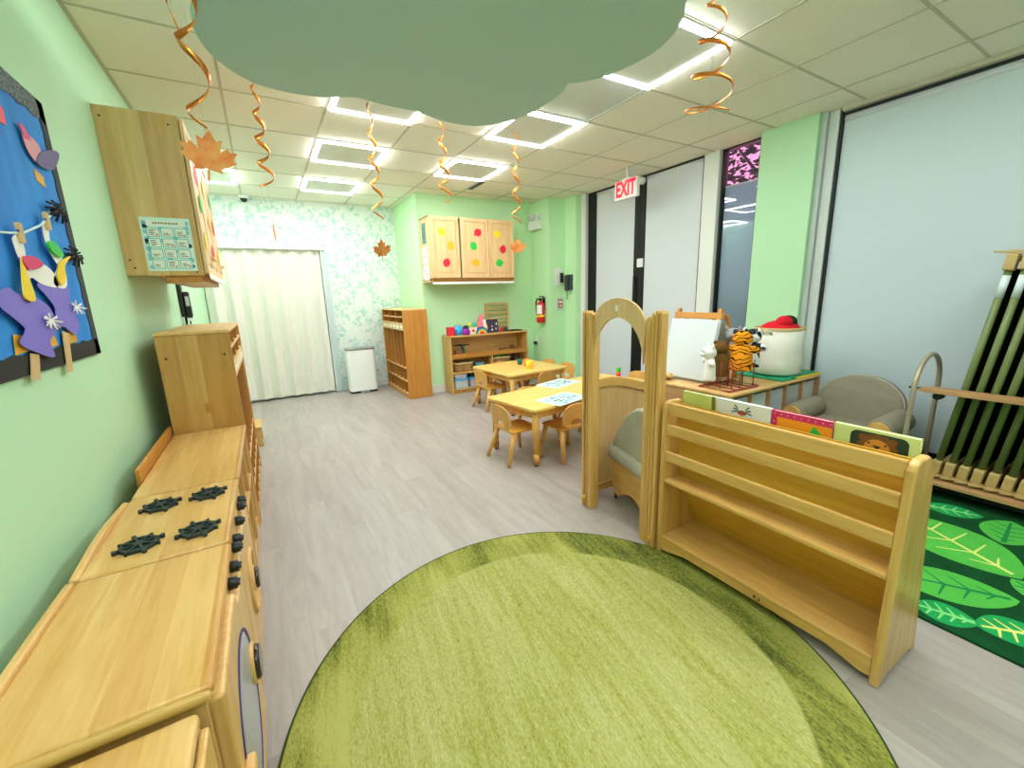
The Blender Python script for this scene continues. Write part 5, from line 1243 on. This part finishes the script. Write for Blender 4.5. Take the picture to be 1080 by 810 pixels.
# ------------------------------------------------------------------ puppet stand and puppets
t = thing('puppet_stand', 'red wire puppet stand on top of the low cubby unit', 'stand', (2.93, 1.80, UZ))
bm = nb(); tube(bm, [(2.735, 1.92, .608), (2.73, 1.68, .608), (3.07, 1.67, .608), (3.10, 1.90, .608)], .006, 8, closed=True)
for x in (2.82, 2.91, 3.0): tube(bm, [(x, 1.675, .608), (x+.02, 1.91, .608)], .004, 6)
obj('base_wire', bm, 'crimson', t, world=True)
PS = [(2.775, 1.87), (2.82, 1.72), (2.86, 1.86), (2.90, 1.71), (2.94, 1.82), (2.98, 1.74), (3.02, 1.88), (3.05, 1.70), (2.79, 1.79), (3.075, 1.80), (2.96, 1.90), (2.88, 1.79)]
for k, (x, y) in enumerate(PS):
    bm = nb(); cyl(bm, (x, y, .606), (x, y, .80), .0035, seg=8); obj('post', bm, 'crimson', t, world=True)
def puppet(name, label, loc, rz, mm, ears, s=1.0, muzzle=None, belly=None, h=.22, tilt=0):
    t = thing(name, label, 'puppet', loc, rz, 'animal puppets on the red stand')
    bm = nb(); lathe(bm, [(.058*s, 0), (.060*s, .01), (.052*s, h*.45), (.040*s, h*.62), (.030*s, h*.70), (.01*s, h*.74)], seg=20, sy=.62)
    for sg in (-1, 1): ell(bm, (sg*.055*s, -.01*s, h*.56), (.036*s, .022*s, .02*s), 12, 8, rot=Matrix.Rotation(sg*.35, 3, 'Y'))
    obj('sleeve_body', bm, mm, t)
    bm = nb(); hz = h*.84
    ell(bm, (0, -.01*s, hz), (.050*s, .046*s, .044*s)); hd = obj('head', bm, mm, t)
    for sg in (-1, 1):
        bm = nb(); r_, l_, up = ears
        ell(bm, (sg*.034*s, 0, hz+.036*s+up*s), (r_*s, r_*.5*s, l_*s), 12, 8, rot=Matrix.Rotation(sg*.35, 3, 'Y')); obj('ear', bm, 'dark' if mm == 'plush_tiger' else mm, hd)
        bm = nb(); ell(bm, (sg*.018*s, -.052*s, hz+.010*s), (.006*s, .004*s, .006*s), 8, 6); obj('eye', bm, 'soft_black', hd)
    bm = nb(); ell(bm, (0, -.052*s, hz-.012*s), (.022*s, .020*s, .016*s), 12, 8); obj('muzzle', bm, muzzle or mm, hd)
    return t
P0 = UZ
puppet('sheep_puppet', 'white animal puppet at the left of the red stand, before the drawing board', (2.775, 1.87, .66), 4.07, 'plush_white', (.016, .030, .0), 1.1, h=.24)
puppet('bear_puppet', 'brown animal puppet between the white and the tiger puppet', (2.88, 1.86, .675), 2.3, 'plush_brown', (.014, .014, .0), 1.15, 'tan', h=.25)
puppet('tiger_puppet', 'orange tiger puppet with black stripes at the front of the red stand', (2.965, 1.755, .725), 2.1, 'plush_tiger', (.014, .016, 0), 1.35, 'paper', h=.275)
puppet('wolf_puppet', 'grey animal puppet behind the tiger puppet on the red stand', (3.045, 1.88, .735), 2.0, 'plush_grey', (.012, .020, .004), 1.25, 'rose', h=.275)
puppet('dog_puppet', 'black and white spotted puppet at the right of the red stand', (3.115, 1.78, .735), 1.6, 'plush_spots', (.016, .026, -.01), 1.3, 'paper', h=.265)

# ------------------------------------------------------------------ mat, canvas basket, plush
t = thing('folded_mat', 'thin green and yellow folded mat under the canvas basket', 'mat', (3.62, 1.86, UZ))
bm = nb(); box(bm, 3.36, 3.895, 1.64, 2.06, .601, .612); obj('green_layer', bm, mat('mat_green', '#129a6a', .5), t, .003, world=True)
bm = nb(); box(bm, 3.50, 3.898, 1.632, 2.0, .6125, .620); obj('upper_layer', bm, mat('mat_green_b', '#0f8f5f', .5), t, .002, world=True)
bm = nb(); box(bm, 3.52, 3.90, 1.627, 1.632, .603, .619); obj('yellow_edge', bm, 'leaf_yellow', t, world=True)
BX, BY = 3.60, 1.83
t = thing('canvas_basket', 'cream canvas storage basket standing on the green mat', 'basket', (BX, BY, .6205))
bm = nb(); lathe(bm, [(.160, 0), (.175, .012), (.178, .10), (.171, .20), (.176, .365), (.171, .365), (.166, .20), (.169, .02), (.001, .015)], seg=40)
rr = random.Random(8)
for v in bm.verts:
    a = math.atan2(v.co.y, v.co.x); v.co.x *= 1+.018*math.sin(5*a+v.co.z*30); v.co.y *= 1+.018*math.sin(4*a+v.co.z*22)
obj('basket_body', bm, 'canvas', t)
bm = nb(); ring(bm, arc(0, 0, .180, .180, 0, 360, 40)[:-1], arc(0, 0, .168, .168, 0, 360, 40)[:-1], 'z', .352, .376); obj('rim', bm, mat('tan_rim', '#cfb27d', .8), t, .005)
for sg in (-1, 1):
    bm = nb(); tube(bm, [(sg*.174, -.035, .33), (sg*.197, -.03, .355), (sg*.20, 0, .365), (sg*.197, .03, .355), (sg*.174, .035, .33)], .007, 7); obj('handle', bm, mat('rope', '#d9cdb0', .9) if 'rope' not in bpy.data.materials else bpy.data.materials['rope'], t)
t = thing('plush_ladybug', 'red and black plush toy poking out of the canvas basket', 'soft toy', (BX, BY, .965))
bm = nb(); ell(bm, (0, 0, .0), (.155, .145, .085)); obj('body', bm, cloth('red_plush', '#d3202f', 120, .5), t)
bm = nb(); ell(bm, (.03, -.045, .07), (.06, .065, .055)); obj('head', bm, 'soft_black', t)
bm = nb(); ell(bm, (-.045, -.05, .075), (.055, .06, .05)); obj('wing', bm, bpy.data.materials['red_plush'], t)
bm = nb(); ell(bm, (.10, -.02, .03), (.05, .07, .045)); obj('wing', bm, bpy.data.materials['red_plush'], t)

# ------------------------------------------------------------------ far armchair
t = thing('reading_chair', 'taupe half-moon armchair with round arms in front of the wide window blind', 'armchair', (3.6, 1.285, 0), 0)
def W(bm): return bm
bm = nb(); prism(bm, [(1.285+.262*math.cos(PI*i/24), .45+.20*math.sin(PI*i/24)) for i in range(25)]+[(1.285-.262, .2), (1.285+.262, .2)], 'x', 3.69, 3.80)
for v in bm.verts: v.co.x += (v.co.z-.2)*.12-.5*(v.co.y-1.285)**2
obj('back_cushion', bm, 'grey_cloth_dark', t, .025, world=True, seg=4)
bm = nb(); pts = [(3.69-.5*(.262*math.cos(PI*i/24))**2+.03, 1.285+.264*math.cos(PI*i/24), .45+.202*math.sin(PI*i/24)) for i in range(25)]; tube(bm, pts, .006, 8)
for v in bm.verts: v.co.x += (v.co.z-.2)*.12
obj('piping', bm, 'grey_cloth', t, world=True)
bm = nb(); prism(bm, rrect(3.32, 3.72, 1.07, 1.50, .05), 'z', .20, .335); obj('seat_cushion', bm, 'grey_cloth_dark', t, .03, world=True, seg=4)
for y, sg in ((1.545, 1), (1.025, -1)):
    bm = nb(); L = 10; tube(bm, [(3.335+.40*i/L, y, .375+.012*i/L) for i in range(L+1)], [.070]+[.078]*(L-1)+[.06], 20); obj('arm_cushion', bm, 'grey_cloth_dark', t, world=True)
    bm = nb(); cyl(bm, (3.318, y, .375), (3.336, y, .375), .062, .064, 24); cyl(bm, (3.314, y, .375), (3.319, y, .375), .022, seg=14); obj('arm_cap', bm, 'birch_z', t, .004, world=True)
    bm = nb(); box(bm, 3.33, 3.76, y-.012, y+.012, .03, .31); obj('side_panel', bm, 'birch_y', t, .004, world=True)
bm = nb(); box(bm, 3.33, 3.345, 1.035, 1.535, .06, .20); obj('front_board', bm, 'birch_y', t, .004, world=True)
bm = nb()
for x in (3.36, 3.73):
    for y in (1.03, 1.54): cyl(bm, (x, y, .0105), (x, y, .04), .012, seg=12)
obj('glide', bm, 'dark', t, world=True)

# ------------------------------------------------------------------ cot carrier with upright cots
t = thing('cot_carrier', 'tan wooden cot carrier rack with a steel hoop end along the window', 'rack', (3.7, .35, 0))
bm = nb(); box(bm, 3.40, 4.0, -.28, .86, .095, .12); obj('base_board', bm, 'cots_wood', t, .004, world=True)
bm = nb(); box(bm, 3.46, 3.96, -.24, .82, .05, .095); obj('base_frame', bm, 'soft_black', t, world=True)
for x in (3.48, 3.94):
    for y in (-.2, .78):
        bm = nb(); cyl(bm, (x-.012, y, .0335), (x+.012, y, .0335), .022); obj('caster', bm, 'black', t, world=True)
for y in (.885, -.30):
    bm = nb(); pts = [(3.30, y, .105), (3.305, y, .35), (3.31, y, .68)]+[(3.52-.21*math.cos(PI*i/14), y, .68+.20*math.sin(PI*i/14)) for i in range(1, 14)]+[(3.73, y, .68), (3.735, y, .35), (3.74, y, .105)]
    tube(bm, pts, .0135, 12); obj('hoop', bm, mat('beige_tube', '#a79a84', .35, .3) if 'beige_tube' not in bpy.data.materials else bpy.data.materials['beige_tube'], t, world=True)
    bm = nb(); box(bm, 3.28, 3.76, y-.02, y+.02, .095, .12); obj('hoop_foot', bm, 'cots_wood', t, .003, world=True)
bm = nb(); prism(bm, [(.90, .672), (.86, .662), (-.30, .662), (-.30, .69), (.86, .69)], 'x', 3.385, 3.47); obj('holder_bar', bm, 'cots_wood', t, .003, world=True)
bm = nb(); cyl(bm, (3.43, .94, .676), (3.43, .86, .676), .007, seg=10); cyl(bm, (3.40, .80, .645), (3.46, .80, .645), .022, seg=12); obj('bar_bolt', bm, 'dark_metal', t, world=True)
M['cot_tube'] = mat('olive_tube', '#6a7844', .45)
M['cot_end'] = mat('tan_moulded_end', '#b69a62', .5)
M['cot_mesh'] = cloth('dark_cot_mesh', '#1b221d', 300, .3)
def cot(label, y):
    t = thing('stacking_cot', label, 'cot', (3.72, y, .135), 0, 'cots standing on end in the carrier')
    t.rotation_euler = (math.radians(6.2), 0, 0)
    X = .205; Lh = 1.33
    for sx in (-1, 1):
        bm = nb(); cyl(bm, (sx*X, 0, .09), (sx*X, 0, Lh-.09), .0165, seg=14); tb = obj('side_tube', bm, 'cot_tube', t)
        bm = nb(); cyl(bm, (sx*X, 0, Lh-.24), (sx*X, 0, Lh-.12), .0172, seg=14); obj('label_sleeve', bm, mat('label_sleeve', '#cfd9dd', .3) if 'label_sleeve' not in bpy.data.materials else bpy.data.materials['label_sleeve'], tb)
        for zc in (.05, Lh-.05):
            up = 1 if zc > .5 else -1
            bm = nb(); P = rrect(-.034, .034, zc-.045, zc+.045, .012, 3); prism(bm, P, 'y', -.022, .022); bm.transform(Matrix.Translation((sx*X, 0, 0))); cb = obj('corner_block', bm, 'cot_end', t, .006)
            bm = nb(); prism(bm, [(sx*X-.022, -.015), (sx*X+.022, .015), (sx*X+.022-(.07 if up < 0 else 0), .085), (sx*X-.022-(.07 if up < 0 else 0), .07)], 'z', zc+up*.046, zc+up*.057); obj('leg', bm, 'cot_end', cb, .003)
    for zc in (.03, Lh-.03):
        bm = nb(); box(bm, -X+.034, X-.034, -.016, .016, zc-.016, zc+.016); obj('end_rail', bm, 'cot_end', t, .005)
    bm = nb(); box(bm, -X, X, -.004, .004, .085, Lh-.085); obj('sleeping_mesh', bm, 'cot_mesh', t)
    return t
c0 = cot('stacking cot standing upright, nearest the steel hoop end of the carrier', .775)
ords = ['second', 'third', 'fourth', 'fifth', 'sixth', 'seventh', 'eighth', 'ninth', 'tenth', 'eleventh']
for k in range(10):
    n_ = dup(c0, (3.72, .775-.060*(k+1), .135), 0, ords[k]+' stacking cot along from the steel hoop of the carrier'); n_.rotation_euler = c0.rotation_euler

# ------------------------------------------------------------------ world, camera, view
wd = bpy.data.worlds.new('dusk'); SC.world = wd; wd.use_nodes = True
nt = wd.node_tree; bg = nt.nodes['Background']
tc = nt.nodes.new('ShaderNodeTexCoord'); sp = nt.nodes.new('ShaderNodeSeparateXYZ'); cr = nt.nodes.new('ShaderNodeValToRGB')
nt.links.new(tc.outputs['Generated'], sp.inputs[0]); nt.links.new(sp.outputs[2], cr.inputs[0]); nt.links.new(cr.outputs[0], bg.inputs[0])
cr.color_ramp.elements[0].position = 0; cr.color_ramp.elements[0].color = lin('#e98fb4'); cr.color_ramp.elements[1].position = .6; cr.color_ramp.elements[1].color = lin('#c67ab8')
bg.inputs[1].default_value = 1.3
cam = bpy.data.cameras.new('camera'); co = bpy.data.objects.new('camera', cam); COL.objects.link(co)
cam.sensor_width = 36; cam.sensor_fit = 'HORIZONTAL'; cam.lens = 439.17/1080*36; cam.clip_start = .02
r_, d_, f_ = Vector((.86058671, -.50835756, -.03103396)), Vector((-.13247056, -.16458689, -.97742657)), Vector((.49177441, .8452714, -.2089837))
mw = Matrix((r_, -d_, -f_)).transposed().to_4x4(); mw.translation = (0, 0, 1.317); co.matrix_world = mw
SC.camera = co
vs = SC.view_settings; vs.view_transform = 'Standard'; vs.look = 'None'; vs.gamma = 1; vs.use_curve_mapping = False; vs.exposure = 0.70
SC.cycles.use_denoising = True
SC.cycles.max_bounces = 10; SC.cycles.diffuse_bounces = 6
